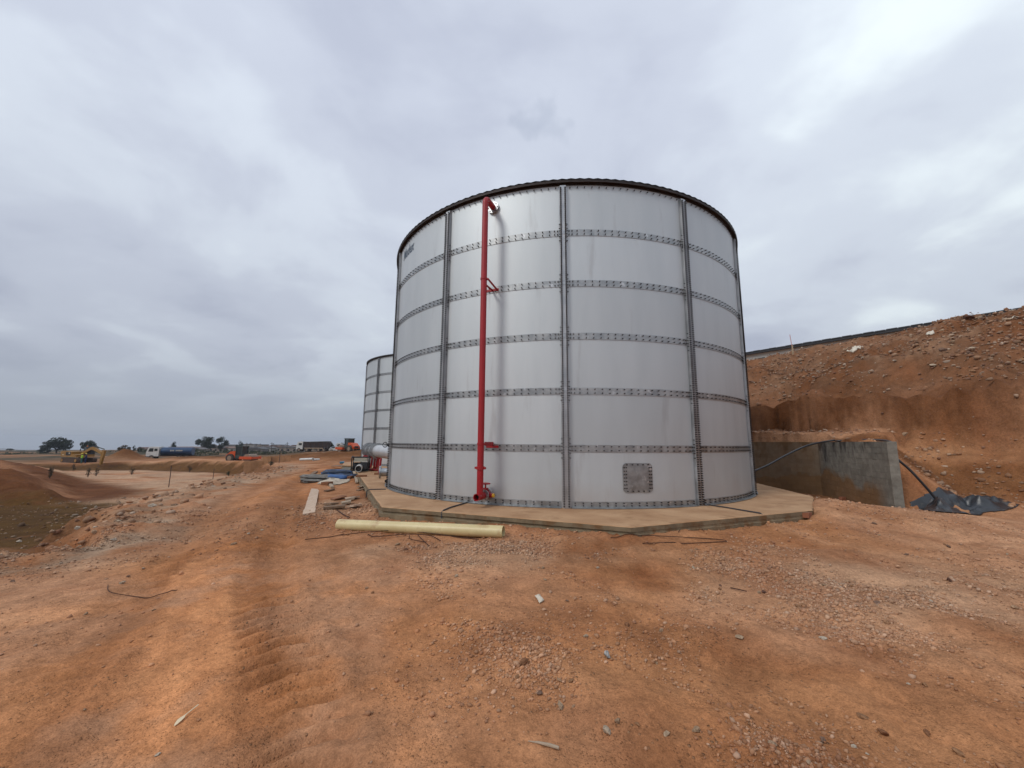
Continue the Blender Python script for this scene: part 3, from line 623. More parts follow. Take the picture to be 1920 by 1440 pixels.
for zz, diag in ((1.30, False), (4.97, True)):
    m = MB(); cpt = Vector((bot.x, bot.y, zz)); m.hollow(cpt-Vector((0, 0, 0.02)), cpt+Vector((0, 0, 0.02)), RP+0.012, RP, 20)
    if diag:
        m.box(nrm*0.20+Vector((0, 0, zz-0.10))+tan_*0.0, (0.38, 0.05, 0.012), rz)
        a_, b_ = Vector((bot.x, bot.y, zz))+tan_*0.09, nrm*0.02+tan_*0.12+Vector((0, 0, zz-0.10)); m.tube([a_, b_], 0.022, 4)
        a_ = Vector((bot.x, bot.y, zz))+tan_*0.09; m.box(nrm*0.012+tan_*0.0+Vector((0, 0, zz-0.10)), (0.012, 0.32, 0.06), rz)
    else:
        m.box(nrm*(OFF/2)+tan_*0.085+Vector((0, 0, zz)), (OFF-0.04, 0.012, 0.075), rz); m.box(nrm*(OFF/2-0.04)+tan_*0.06+Vector((0, 0, zz+0.038)), (OFF-0.12, 0.06, 0.010), rz)
        m.box(nrm*0.014+tan_*0.06+Vector((0, 0, zz-0.06)), (0.012, 0.30, 0.05), rz)
    m.build('bracket', M_RED, pipe)
# bottom branch: open stub towards the viewer, valve towards the tank
tb = Vector((bot.x, bot.y, zb_-0.02)); m = MB(); axd = nrm
m.hollow(tb-axd*0.06, tb+axd*0.16, RP+0.004, RP-0.008, 24); m.cyl(tb-axd*0.16, tb-axd*0.05, RP+0.004, 24); m.build('drain_branch', M_RED, pipe, 40)
m = MB(); m.cyl(tb+axd*0.02, tb+axd*0.03, RP-0.009, 20); m.build('bore', M_DARK, pipe)
m = MB(); m.cyl(tb-axd*0.16, tb-axd*0.19, 0.125, 20); m.cyl(tb-axd*0.33, tb-axd*0.36, 0.125, 20)
for k in range(6):
    q = 2*math.pi*k/6; o_ = tb+tan_*0.10*math.cos(q)+Vector((0, 0, 0.10*math.sin(q))); m.cyl(o_-axd*0.13, o_-axd*0.20, 0.011, 6)
m.build('flange', M_GALV, pipe, 40)
vc = tb-axd*0.26; m = MB(); m.cyl(vc-axd*0.07, vc+axd*0.07, 0.095, 18); m.box(vc+Vector((0, 0, 0.10)), (0.09, 0.10, 0.10), rz); m.cyl(vc+tan_*0.08, vc+tan_*0.17, 0.05, 14); m.cyl(vc+Vector((0, 0, 0.12)), vc+Vector((0, 0, 0.235)), 0.018, 8); vb = m.build('valve', M_RED, pipe, 40)
m = MB(); m.hollow(vc+Vector((0, 0, 0.225)), vc+Vector((0, 0, 0.25)), 0.105, 0.083, 20); m.box(vc+Vector((0, 0, 0.237)), (0.18, 0.026, 0.02), rz); m.box(vc+Vector((0, 0, 0.237)), (0.026, 0.18, 0.02), rz); m.build('handwheel', M_RED, vb, 40)
m = MB(); m.cyl(vc+tan_*0.17, vc+tan_*0.205, 0.042, 12); m.build('cap', M_YELLOW, vb, 40)
m = MB(); m.cyl(tb-axd*0.36, tb-axd*(OFF-0.003), RP, 18); m.build('stub', M_RED, pipe, 40)

# ------------------------------------------------------------------ concrete slabs
def slab(name, poly, z1, z0, label):
    t = thing(name, label, 'slab'); n = len(poly); c = Vector((sum(p[0] for p in poly)/n, sum(p[1] for p in poly)/n))
    fine = []                                             # edges chipped a little, never ruler straight
    for i in range(n):
        a, b = Vector(poly[i]), Vector(poly[(i+1) % n]); k = max(1, int((b-a).length/0.12))
        for j in range(k):
            p = a.lerp(b, j/k); q = (p-c).normalized(); p = p+q*random.uniform(-0.016, 0.006)
            fine.append(p)
    m = MB(); k = len(fine); V = []
    for inset, z in ((0.02, z1), (0.0, z1-0.015)):
        for p in fine: d = (p-c).normalized(); V.append((p.x-d.x*inset, p.y-d.y*inset, z+random.uniform(-0.003, 0.0)))
    fs = [tuple(range(k))]+[(i, k+i, k+(i+1) % k, (i+1) % k) for i in range(k)]
    m.add(V, [tuple(reversed(f)) for f in fs] if False else fs); m.build('slab_top', M_CONC, t)
    m = MB(); V = []
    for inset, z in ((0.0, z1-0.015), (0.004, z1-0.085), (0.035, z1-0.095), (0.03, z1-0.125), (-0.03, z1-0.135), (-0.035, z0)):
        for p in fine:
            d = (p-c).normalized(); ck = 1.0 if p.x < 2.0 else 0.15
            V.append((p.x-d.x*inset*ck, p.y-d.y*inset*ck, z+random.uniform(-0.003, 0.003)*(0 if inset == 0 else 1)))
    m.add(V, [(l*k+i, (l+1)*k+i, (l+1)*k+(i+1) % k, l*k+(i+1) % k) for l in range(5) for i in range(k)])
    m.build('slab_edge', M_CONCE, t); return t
slab('concrete_slab', PAD, 0.0, -0.5, 'sandy concrete slab under the large silver tank')
slab('concrete_slab', [(T2[0]+7.3*math.cos(a), T2[1]+7.3*math.sin(a)) for a in [2*math.pi*i/12+0.1 for i in range(12)]], T2Z, -0.9, 'concrete slab under the half hidden tank at the back')

# earthing straps running from the tank's foot over the slab edge
def strap_line(label, pts, r=0.014):
    m = MB(); m.tube(pts, r, 6); o = m.build('earthing_cable', M_DARKGREY, None, 40); return tag(o, label, 'cable', 'earthing cables on the slab')
M_DARKGREY = material('dark_grey_cable', (0.06, 0.06, 0.065), (0.035, 0.035, 0.04), 12, 0.5, 0.2)
M_CLIP = material('pale_clip', (0.55, 0.52, 0.46), None, 8, 0.7)
def at_pad(px, py): p = atz(px, py, 0.015); return p
e1 = [at_pad(879, 941), at_pad(862, 946), at_pad(845, 951), at_pad(832, 956.5)]
strap_line('dark earthing cable crossing the slab just left of the red pipe', e1+[e1[-1]+Vector((-0.03, -0.05, -0.03)), e1[-1]+Vector((-0.03, -0.07, -0.2))])
e2 = [at_pad(1326, 946), at_pad(1360, 951), at_pad(1395, 957), at_pad(1425, 962)]
strap_line('dark earthing cable crossing the slab at the right front corner', e2+[e2[-1]+Vector((0.03, -0.05, -0.03)), e2[-1]+Vector((0.03, -0.06, -0.2))])
e3 = [at_pad(724, 917), at_pad(708, 917.3), at_pad(693, 917.5)]
strap_line('dark earthing cable crossing the slab left of the flanged nozzle', e3+[e3[-1]+Vector((-0.06, -0.03, -0.03)), e3[-1]+Vector((-0.07, -0.04, -0.22))])

# ------------------------------------------------------------------ retaining wall of concrete blocks
def block_material():
    m = bpy.data.materials.new('stained_block'); m.use_nodes = True; t = m.node_tree; n = t.nodes; l = t.links; b = n['Principled BSDF']; b.inputs['Roughness'].default_value = 0.93; b.inputs['Specular IOR Level'].default_value = 0.25
    ge_ = n.new('ShaderNodeNewGeometry'); sp = n.new('ShaderNodeSeparateXYZ'); l.new(ge_.outputs['Position'], sp.inputs[0])
    def noi(s_, st=(1, 1, 1), d=5):
        mp = n.new('ShaderNodeMapping'); mp.inputs['Scale'].default_value = st; l.new(ge_.outputs['Position'], mp.inputs[0]); q = n.new('ShaderNodeTexNoise'); q.inputs['Scale'].default_value = s_; q.inputs['Detail'].default_value = d; q.inputs['Roughness'].default_value = 0.6; l.new(mp.outputs[0], q.inputs['Vector']); return q.outputs['Fac']
    def mth(op, x, y):
        q = n.new('ShaderNodeMath'); q.operation = op
        for i, v in enumerate((x, y)):
            if isinstance(v, (int, float)): q.inputs[i].default_value = v
            else: l.new(v, q.inputs[i])
        return q.outputs[0]
    def mr(v, a_, b_, c_=0, d_=1):
        q = n.new('ShaderNodeMapRange'); l.new(v, q.inputs[0])
        for i, k in enumerate((a_, b_, c_, d_)): q.inputs[i+1].default_value = k
        return q.outputs[0]
    def mix(f, x, y):
        q = n.new('ShaderNodeMix'); q.data_type = 'RGBA'
        for s_, v in ((q.inputs[0], f), (q.inputs[6], x), (q.inputs[7], y)):
            if isinstance(v, tuple): s_.default_value = (*v, 1)
            else: l.new(v, s_)
        return q.outputs[2]
    big, mid, streak = noi(0.9), noi(5), noi(2.4, (1, 1, 0.35))
    base = mix(mr(mid, 0.35, 0.65), (0.17, 0.155, 0.13), (0.25, 0.235, 0.20))
    # damp dark patches from the top, running down
    top = mth('ADD', mr(sp.outputs[2], 0.5, 1.45, -0.35, 0.30), mth('MULTIPLY', mth('SUBTRACT', streak, 0.5), 2.4)); notend = mr(sp.outputs[1], 10.5, 11.1)
    dk = mth('MULTIPLY', mr(top, 0.05, 0.35), notend); c1 = mix(dk, base, (0.060, 0.052, 0.045))
    # earth splashed up the lower courses and washed over the rear part
    low = mth('ADD', mr(sp.outputs[2], -0.1, 0.75, 0.7, -0.35), mth('MULTIPLY', mth('SUBTRACT', big, 0.5), 2.0)); rear = mr(sp.outputs[1], 13.8, 14.5, 0, 0.62); lo2 = mth('MULTIPLY', mr(low, 0.05, 0.45), mr(sp.outputs[1], 10.25, 10.9))
    c2 = mix(mth('MINIMUM', mth('MAXIMUM', lo2, rear), 0.85), c1, (0.205, 0.105, 0.038))
    oi = n.new('ShaderNodeObjectInfo'); hs = n.new('ShaderNodeHueSaturation'); l.new(c2, hs.inputs['Color']); l.new(mr(oi.outputs['Random'], 0, 1, 0.91, 1.09), hs.inputs['Value']); l.new(hs.outputs[0], b.inputs['Base Color'])
    bp = n.new('ShaderNodeBump'); bp.inputs['Strength'].default_value = 0.5; bp.inputs['Distance'].default_value = 0.015; l.new(noi(60), bp.inputs['Height']); l.new(bp.outputs[0], b.inputs['Normal']); return m
M_BLOCK = M_BLOCKL = M_BLOCKO = block_material()
M_MORTAR = M_BLOCK
wall = thing('retaining_wall', 'grey block retaining wall with earth stains to the right of the tank', 'wall')
WT = 0.20; WZ0, WZ1 = -0.45, 1.44; CH = 0.157; BL = 0.40
def block_mesh(l, mat):
    m = MB(); e = 0.006; hx, hy, hz_ = l/2, WT/2, CH/2-0.003
    pts = [(-hx, -hz_+e), (-hx+e, -hz_), (hx-e, -hz_), (hx, -hz_+e), (hx, hz_-e), (hx-e, hz_), (-hx+e, hz_), (-hx, hz_-e)]
    m.prism(pts, -hy, hy); return m.mesh('block', mat)
bm = {(l, k): block_mesh(l, mt) for l in (0.39, 0.19) for k, mt in enumerate((M_BLOCK, M_BLOCKL, M_BLOCKO))}
rw = random.Random(5); nblk = 0
for si in range(3):
    a, b = Vector(WALL[si]), Vector(WALL[si+1]); d = (b-a); ln = d.length; d.normalize(); ang = math.atan2(d.y, d.x)
    core = MB(); c = (a+b)/2; core.box((c.x, c.y, (WZ0+WZ1)/2-0.01), (ln-0.01, WT-0.012, WZ1-WZ0-0.02), Matrix.Rotation(ang, 3, 'Z')); core.build('mortar_bed', M_MORTAR, wall)
    for r in range(12):
        z = WZ0+CH*(r+0.5); x = 0.0 if r % 2 == 0 else -0.2
        while x < ln-0.05:
            l = BL; x0 = max(x, 0); x1 = min(x+BL, ln); x = x+BL
            if x1-x0 < 0.1: continue
            half = (x1-x0) < 0.3; l_ = 0.19 if half else 0.39; xc = (x0+x1)/2; p = a+d*xc
            u = xc/ln; hgt = (z-WZ0)/(WZ1-WZ0); kind = 0
            if si == 0:
                if xc < 0.75 and rw.random() < 0.9: kind = 1
                elif hgt < 0.30+0.25*u+rw.uniform(-0.08, 0.08): kind = 2
                else: kind = 0 if rw.random() < 0.85 else 1
            else: kind = 2 if rw.random() < (0.95-0.45*(hgt > 0.75)) else 0
            bo = ob('block', bm[(l_, kind)], wall, (p.x+rw.uniform(-.004, .004), p.y+rw.uniform(-.004, .004), z), (0, 0, ang)); nblk += 1
            bo.scale = ((x1-x0-0.007)/l_, 1, 1)

# black hose hanging over the wall
def spline(P, n=8):
    P = [Vector(p) for p in P]; out = []
    for i in range(len(P)-1):
        p0, p1, p2, p3 = P[max(i-1, 0)], P[i], P[i+1], P[min(i+2, len(P)-1)]
        for j in range(n):
            t = j/n; out.append(0.5*((2*p1)+(p2-p0)*t+(2*p0-5*p1+4*p2-p3)*t*t+(3*p1-p0-3*p2+p3)*t**3))
    out.append(P[-1]); return out
def wallp(px, py, off=0.0):    # a point on the plane of the wall's long front face
    d = pxray(px, py); a, b = Vector(WALL[0]), Vector(WALL[1]); n = Vector((-(b-a).y, (b-a).x)).normalized(); a = a+n*(WT/2+off)
    t = (a.x*n.x+a.y*n.y)/(d.x*n.x+d.y*n.y); return Vector((d.x*t, d.y*t, CAM_H+d.z*t))
M_HOSE = material('black_hose', (0.03, 0.03, 0.034), (0.02, 0.02, 0.022), 9, 0.42)
hp = [aty(1412, 884, 12.3), aty(1440, 872, 12.6), aty(1475, 853, 13.0), aty(1515, 835, 13.4), wallp(1560, 826, 0.06), Vector((11.0, 13.4, 1.47)), Vector((11.15, 12.4, 1.50)), Vector((10.7, 11.2, 1.42)), aty(1678, 855, 10.35), aty(1705, 880, 10.15), aty(1733, 910, 10.05), aty(1757, 938, 10.0)]
hp[8].z = max(hp[8].z, hz(hp[8].x, hp[8].y)+0.04)
for i in (9, 10): hp[i].z = max(hp[i].z, hz(hp[i].x, hp[i].y)+0.03)
m = MB(); m.tube(spline(hp, 8), 0.029, 10); tag(m.build('hose', M_HOSE, None, 60), 'black hose looping over the block wall down to the plastic sheet', 'hose')

# crumpled black plastic sheet
def cloth(name, label, cat, mat, outline, z_extra, crumple, res=44, seed=1, lift=0.02):
    P = [Vector(p[:2]) for p in outline]; x0, x1 = min(p.x for p in P), max(p.x for p in P); y0, y1 = min(p.y for p in P), max(p.y for p in P)
    gx_, gy_ = np.meshgrid(np.linspace(x0, x1, res), np.linspace(y0, y1, res)); gx_ = gx_.ravel(); gy_ = gy_.ravel()
    sd = poly_sd(gx_, gy_, [tuple(p) for p in P]); sz = max(x1-x0, y1-y0)
    e = sst(0.0, 0.14*sz, sd); rid = 1-np.abs(fbm(gx_, gy_, 2.2/sz*1.6, 4, 0.6, seed=seed)); rid2 = 1-np.abs(fbm(gx_, gy_, 6/sz, 3, 0.6, seed=seed+5))
    z = height(gx_, gy_)+lift+e*(z_extra+crumple*(rid*0.7+rid2*0.45-0.5)); ok = sd > -0.02*sz
    I = -np.ones(len(gx_), int); I[ok] = np.arange(ok.sum()); V = [(a, b, c) for a, b, c in zip(gx_[ok], gy_[ok], z[ok])]; fs = []
    for j in range(res-1):
        for i in range(res-1):
            q = [I[j*res+i], I[j*res+i+1], I[(j+1)*res+i+1], I[(j+1)*res+i]]
            if min(q) >= 0: fs.append(tuple(int(k) for k in q))
    m = MB(); m.add(V, fs); o = m.build(name, mat, None, 35)
    sm = o.modifiers.new('thickness', 'SOLIDIFY'); sm.thickness = 0.006; sm.offset = 1
    return tag(o, label, cat)
M_TARP = material('black_plastic_film', (0.022, 0.026, 0.032), (0.010, 0.012, 0.016), 5, 0.38, 0, 0.35, 16, c3=(0.10, 0.085, 0.07), s3=4, r3=(0.6, 0.75), spec=0.7)
tp = [G(1712, 953), G(1735, 940), G(1760, 930), G(1800, 934), G(1850, 933), G(1905, 948), G(1880, 957), G(1840, 962), G(1800, 963), G(1750, 960)]
cloth('plastic_sheet', 'crumpled black plastic sheet lying below the embankment at the right', 'sheet', M_TARP, tp, 0.08, 0.46, 90, 3)

# long low building behind the crest of the bank
M_WHITEWALL = material('cream_wall', (0.72, 0.72, 0.66), (0.64, 0.64, 0.58), 0.8, 0.85)
M_BLACKROOF = material('black_roof', (0.022, 0.022, 0.025), (0.014, 0.014, 0.016), 1.5, 0.6)
M_GLASS = material('dark_window', (0.02, 0.022, 0.026), None, 2, 0.12, 0, spec=0.8)
bl, br = aty(1393, 666, 45), aty(1765, 600, 32.4); bz = (bl.z+br.z)/2; dv = Vector((br.x-bl.x, br.y-bl.y, 0)); bln = dv.length; dv.normalize()
P0 = Vector((bl.x, bl.y, 0))-dv*22; LEN = bln+32
bld = thing('long_building', 'low pale building with black roof behind the crest of the embankment', 'building', P0, math.atan2(dv.y, dv.x))
gz = 6.7
m = MB(); m.box((LEN/2, 4.2, (gz+bz-0.2)/2), (LEN, 8, bz-0.2-gz)); m.build('wall', M_WHITEWALL, bld)
m = MB(); m.prism([(-0.35, bz-0.25), (-0.35, bz), (4.2, bz+0.6), (8.8, bz), (8.8, bz-0.25), (4.2, bz+0.3)], -0.6, LEN+0.6); m.v = [(y, x, z) for x, y, z in m.v]; m.f = [tuple(reversed(f)) for f in m.f]; rf = m.build('roof', M_BLACKROOF, bld)
m = MB(); m.box((0.0, 0, 0), (0.76, 0.04, 0.10)); ridge_me = m.mesh('roof_sheet_edge', M_BLACKROOF)
for i in range(int(LEN/0.8)): ob('roof_sheet_edge', ridge_me, rf, (i*0.8+0.4, -0.38, bz+0.02*(i % 2)))
for i in range(int(LEN/6)):
    x = 22-4.3+i*6-24
    if 0.5 < x < LEN-1:
        m = MB(); m.box((x, 0.19, bz-1.0), (1.1, 0.06, 0.55)); w = m.build('window', M_GLASS, bld)
        m = MB()
        for dx, dz, sx, sz in ((0, 0.31, 1.24, 0.07), (0, -0.31, 1.24, 0.07), (-0.585, 0, 0.07, 0.55), (0.585, 0, 0.07, 0.55)): m.box((x+dx, 0.17, bz-1.0+dz), (sx, 0.08, sz))
        m.build('frame', M_WHITEWALL, w)

# survey stake on the slope
M_STAKEW = material('weathered_stake', (0.42, 0.33, 0.22), (0.30, 0.22, 0.14), 9, 0.85); M_STAKER = material('red_white_stake', (0.45, 0.06, 0.05), (0.6, 0.4, 0.36), 12, 0.7)
p = G(1487, 664); k = p.length/739.0
st = thing('survey_stake', 'thin wooden survey stake with red top on the embankment slope', 'stake', p)
m = MB(); m.tube([(0, 0, -0.1), (0.0, 0, 0.5)], 0.04, 6); m.build('post', M_STAKEW, st)
m = MB(); m.tube([(-0.01, 0, 0.3), (-0.08, 0, 1.15)], 0.016, 5); m.build('marker_rod', M_STAKER, st)

# ------------------------------------------------------------------ pipe, rods and planks in front of the slab
M_PVC = material('cream_pvc', (0.64, 0.53, 0.28), (0.55, 0.44, 0.22), 3, 0.42, 0, 0.03, 60, c3=(0.40, 0.25, 0.12), s3=5, r3=(0.54, 0.74))
a = atz(636, 976, -0.13); b = atz(944, 996, -0.11); a.z = hz(a.x, a.y)+0.080; b.z = hz(b.x, b.y)+0.085; rpp = 0.098
yp = thing('plastic_pipe', 'long cream yellow plastic pipe lying on gravel in front of the slab', 'pipe')
m = MB(); m.hollow(a, b, rpp, rpp-0.011, 28); m.build('pipe_wall', M_PVC, yp, 40)
M_RUST = material('rusty_rebar', (0.085, 0.035, 0.022), (0.05, 0.022, 0.015), 20, 0.85, 0.3, 0.3, 120)
def rod(px_pts, label, r=0.0065, up=0.012, name='steel_rod', mat=None, cat='rod', grp='rusty rods by the slab'):
    P = []
    for q in px_pts:
        g = G(q[0], q[1]); P.append(g+Vector((0, 0, up+(q[2] if len(q) > 2 else 0))))
    Q = spline(P, 5)
    for v in Q: v.z = max(v.z, hz(v.x, v.y)+r)
    m = MB(); m.tube(Q, r, 6); return tag(m.build(name, mat or M_RUST, None, 60), label, cat, grp)
rod([(572, 1013), (620, 1008), (645, 1003)], 'short rusty steel rod left of the cream pipe')
rod([(640, 1005), (690, 1003, .02), (740, 1000, .03), (800, 1004, .02), (860, 1009), (897, 1013)], 'longest rusty steel rod bent along the cream pipe')
rod([(690, 1004), (705, 1010, .02), (760, 1007, .03), (805, 1008, .02), (826, 1016)], 'rusty steel rod with a bent right end below the cream pipe')
rod([(783, 1004), (793, 1017, .02), (806, 1028)], 'short rusty rod pointing towards the viewer below the cream pipe')
rod([(768, 1008, .02), (770, 1015, .02), (798, 1018)], 'hooked rusty rod under the middle of the cream pipe')
rod([(1145, 1010), (1200, 1007, .01), (1290, 1012, .01), (1352, 1014), (1362, 1017), (1350, 1019), (1280, 1021), (1205, 1022)], 'folded rusty rod lying in front of the slab corner')
rod([(1272, 1000), (1290, 992, .02), (1308, 990, .02), (1320, 998)], 'small arched rusty wire at the slab corner', 0.005)
rod([(202, 1100), (205, 1112), (240, 1119), (275, 1124), (300, 1118), (332, 1110)], 'thin bent brown wire on the track near the left edge', 0.004, name='wire', cat='wire')
rod([(1370, 1105), (1400, 1111)], 'short dark twig right of the gravel heap', 0.006, name='twig', cat='twig')
m = MB(); g = G(840, 972); m.tube([g, g+Vector((0.01, 0, 0.17))], 0.007, 6); tag(m.build('steel_rod', M_RUST), 'short rusty rod standing upright against the slab edge', 'rod', 'rusty rods by the slab')
M_PLANK = material('pale_board', (0.58, 0.44, 0.33), (0.46, 0.32, 0.22), 6, 0.8, 0, 0.15, 40, stretch=(6, 1, 1), c3=(0.40, 0.20, 0.12), s3=4, r3=(0.58, 0.7))
M_WOOD = material('weathered_timber', (0.24, 0.15, 0.09), (0.14, 0.085, 0.05), 6, 0.88, 0, 0.25, 40, stretch=(0.5, 6, 6))
M_WOODR = material('reddish_timber', (0.26, 0.11, 0.05), (0.17, 0.07, 0.03), 6, 0.88, 0, 0.25, 40)
M_PALEW = material('pale_timber', (0.42, 0.33, 0.24), (0.30, 0.22, 0.15), 6, 0.88, 0, 0.25, 40)
def board(name, label, cat, mat, pa, pb, w, th, za=0.0, zb=0.0, sag=0.0, n=8, group=None, twist=0.0):
    A = pa if isinstance(pa, Vector) else G(*pa); B = pb if isinstance(pb, Vector) else G(*pb); A = A+Vector((0, 0, za)); B = B+Vector((0, 0, zb))
    d = (B-A); side = Vector((-d.y, d.x, 0)).normalized()*(w/2); m = MB(); V = []
    for i in range(n+1):
        t = i/n; p = A.lerp(B, t); zz = max(p.z+sag*4*t*(1-t), hz(p.x, p.y)+0.005); q = side*(1+random.uniform(-0.05, 0.05)); tw = twist*(t-0.5)
        V += [(p.x-q.x, p.y-q.y, zz-tw), (p.x+q.x, p.y+q.y, zz+tw), (p.x+q.x, p.y+q.y, zz+th+tw), (p.x-q.x, p.y-q.y, zz+th-tw)]
    fs = []
    for i in range(n):
        p, q = i*4, i*4+4; fs += [(p+k, q+k, q+(k+1) % 4, p+(k+1) % 4) for k in range(4)]
    fs += [(3, 2, 1, 0), (n*4, n*4+1, n*4+2, n*4+3)]; m.add(V, fs); return tag(m.build(name, mat), label, cat, group)
board('plank', 'pale scuffed plank lying on the ground beside the track', 'plank', M_PLANK, (591, 918), (579, 964), 0.24, 0.02, sag=0.03, twist=0.03, n=14)

# ------------------------------------------------------------------ silver header pipe on red stands between the tanks
M_SILVER = material('silver_paint', (0.62, 0.62, 0.62), (0.52, 0.52, 0.52), 3, 0.38, 0.55, 0.03, 40)
M_BLKM = material('black_metal', (0.016, 0.016, 0.018), (0.010, 0.010, 0.011), 8, 0.5, 0.2)
hd_ = thing('header_pipe', 'thick silver flanged header pipe on red stands left of the tank', 'pipe')
A = aty(692, 843.5, 19.6); B = aty(752, 851, 15.0); ax_ = (B-A).normalized(); RH = 0.27
def at_h(t): return A.lerp(B, t)
m = MB(); m.tube([at_h(0), at_h(0.30)], [RH*0.96, RH*0.96], 24); m.tube([at_h(0.32), at_h(0.38), at_h(1.0)], [RH, RH*1.02, RH], 24); m.build('pipe_run', M_SILVER, hd_, 40)
for t in (0.0, 0.05, 0.16, 0.20, 0.31, 0.345):
    m = MB(); c = at_h(t); m.cyl(c-ax_*0.02, c+ax_*0.02, RH*1.3, 24); fo = m.build('flange', M_GALV, hd_, 40)
    m = MB(); u = ax_.orthogonal().normalized(); w = ax_.cross(u)
    for k in range(12):
        q = 2*math.pi*k/12; o_ = c+(u*math.cos(q)+w*math.sin(q))*RH*1.17; m.cyl(o_-ax_*0.05, o_+ax_*0.05, 0.018, 6)
    bo = m.build('bolts', M_GALV, fo); bo['kind'] = 'stuff'
m = MB(); c = at_h(0.55)+Vector((0, 0, RH)); m.tube([c, c+Vector((0, 0, 0.1))], 0.05, 10); m.build('air_cock', M_SILVER, hd_, 40)
for (px, py), lean in (((695, 879.5), 0), ((700.5, 882.5), .05), ((704.5, 882.5), -.05), ((710.5, 889.5), 0), ((708, 878), 0)):
    b0 = atz(px, py, 0.0); dd = max(0.0, min(1.0, (b0-A).dot(ax_)/(B-A).length)); topz = at_h(dd).z-RH*0.9
    m = MB(); m.tube([b0+Vector((0, 0, 0.05)), Vector((b0.x+0.05, b0.y, topz))], 0.045, 8); s_ = m.build('stand', M_RED, hd_, 40)
    m = MB(); m.box((b0.x, b0.y, 0.03), (0.30, 0.30, 0.06)); m.build('foot_block', M_WOODR, s_)
m = MB(); cA, cB = at_h(0.02)-Vector((0, 0, RH*1.15)), at_h(0.40)-Vector((0, 0, RH*1.05)); m.tube([cA+Vector((-0.25, 0, 0)), cB], 0.055, 6); m.build('saddle_beam', M_RED, hd_)
m = MB(); q0 = atz(686, 880, 0.06); m.tube([q0+Vector((-0.4, 0.2, 0)), atz(708, 881, 0.06)], 0.04, 6); m.build('floor_rail', M_RED, hd_)
vw = aty(722, 834, 15.9); hv = thing('gate_valve', 'black handwheel valve above the silver header pipe', 'valve', (vw.x, vw.y, 0)); vz = vw.z
m = MB(); m.tube([(0.10*math.cos(q), -0.03*math.cos(q), vz+0.10*math.sin(q)) for q in [2*math.pi*k/16 for k in range(17)]], 0.014, 6)
for k in range(3):
    q = 2*math.pi*k/3+0.5; m.tube([(0, 0, vz), (0.1*math.cos(q), -0.03*math.cos(q), vz+0.1*math.sin(q))], 0.011, 5)
m.build('handwheel', M_BLKM, hv, 40)
m = MB(); m.tube([(0.03, 0.1, vz), (0.5, 0.15, vz-0.02)], 0.05, 8); m.box((0.26, 0.15, vz), (0.2, 0.2, 0.16)); m.build('gearbox', M_BLKM, hv)
m = MB(); m.tube([(0.28, 0.15, vz-0.05), (0.30, 0.15, vz-0.35)], 0.08, 10); m.build('stem', M_SILVER, hv, 40)

# ------------------------------------------------------------------ things left beside the slab
def ground_pt(px, py, dz=0): return G(px, py)+Vector((0, 0, dz))
# generator
gp = atz(675.5, 885.5, -0.05); gp.z = max(hz(gp.x, gp.y), -0.05) if not (poly_sd(np.array([gp.x]), np.array([gp.y]), PAD)[0] > 0) else 0.0
M_CREAM = material('cream_enamel', (0.55, 0.52, 0.42), (0.45, 0.42, 0.33), 6, 0.45)
gen = thing('generator', 'black framed portable generator with cream fuel tank beside the slab', 'generator', gp, 0.25)
m = MB(); w, d_, h = 0.72, 0.52, 0.62
for sx in (-1, 1):
    m.tube(spline([(sx*w/2, -d_/2, 0.02), (sx*w/2, -d_/2, h*0.5), (sx*w/2, -d_/2, h), (sx*w/2, d_/2, h), (sx*w/2, d_/2, h*0.5), (sx*w/2, d_/2, 0.02)], 3), 0.025, 6)
for sy in (-1, 1):
    m.tube([(-w/2, sy*d_/2, h), (w/2, sy*d_/2, h)], 0.025, 6); m.tube([(-w/2, sy*d_/2, 0.04), (w/2, sy*d_/2, 0.04)], 0.025, 6)
m.build('frame', M_BLKM, gen, 60)
m = MB(); m.box((0.0, 0, h-0.11), (w-0.14, d_-0.1, 0.16), taper=0.9); ft = m.build('fuel_tank', M_CREAM, gen); m = MB(); m.cyl((0.1, 0, h-0.03), (0.1, 0, h+0.0), 0.05, 12); m.build('filler_cap', M_BLKM, ft)
m = MB(); m.cyl((-0.3, 0, 0.22), (0.02, 0, 0.22), 0.17, 16); m.box((0.17, 0, 0.22), (0.28, 0.36, 0.34)); m.build('engine', M_BLKM, gen, 40)
m = MB(); m.box((0.1, -d_/2+0.03, 0.24), (0.38, 0.03, 0.26)); m.build('control_panel', M_DARKGREY, gen)
# white pipe with dark bore, and blue and white offcuts
M_WPIPE = material('white_pvc', (0.62, 0.62, 0.60), (0.50, 0.50, 0.48), 4, 0.4, c3=(0.36, 0.25, 0.16), s3=4, r3=(0.58, 0.75)); M_BPIPE = material('blue_pvc', (0.045, 0.22, 0.36), (0.03, 0.17, 0.29), 4, 0.4)
def pipe_piece(name, label, mat, a, b, r, ri=None, cat='pipe'):
    t = thing(name, label, cat); m = MB(); m.hollow(a, b, r, ri or r*0.88, 22); m.build('pipe_wall', mat, t, 40)
    d = (b-a).normalized(); m = MB(); m.cyl(a+d*r*0.7, b-d*r*0.7, (ri or r*0.88)*0.999, 18); m.build('bore', M_DARK, t); return t
a = atz(672, 879, 0.17); b = atz(679, 870, 0.20); pipe_piece('plastic_pipe', 'white plastic pipe offcut with dark open end in front of the generator', M_WPIPE, a, a+(b-a).normalized()*1.0, 0.14)
a = ground_pt(637, 870.5, 0.16); pipe_piece('plastic_pipe', 'short blue plastic pipe offcut on the rubble heap', M_BPIPE, a, a+Vector((0.36, 0.22, 0.02)), 0.11)
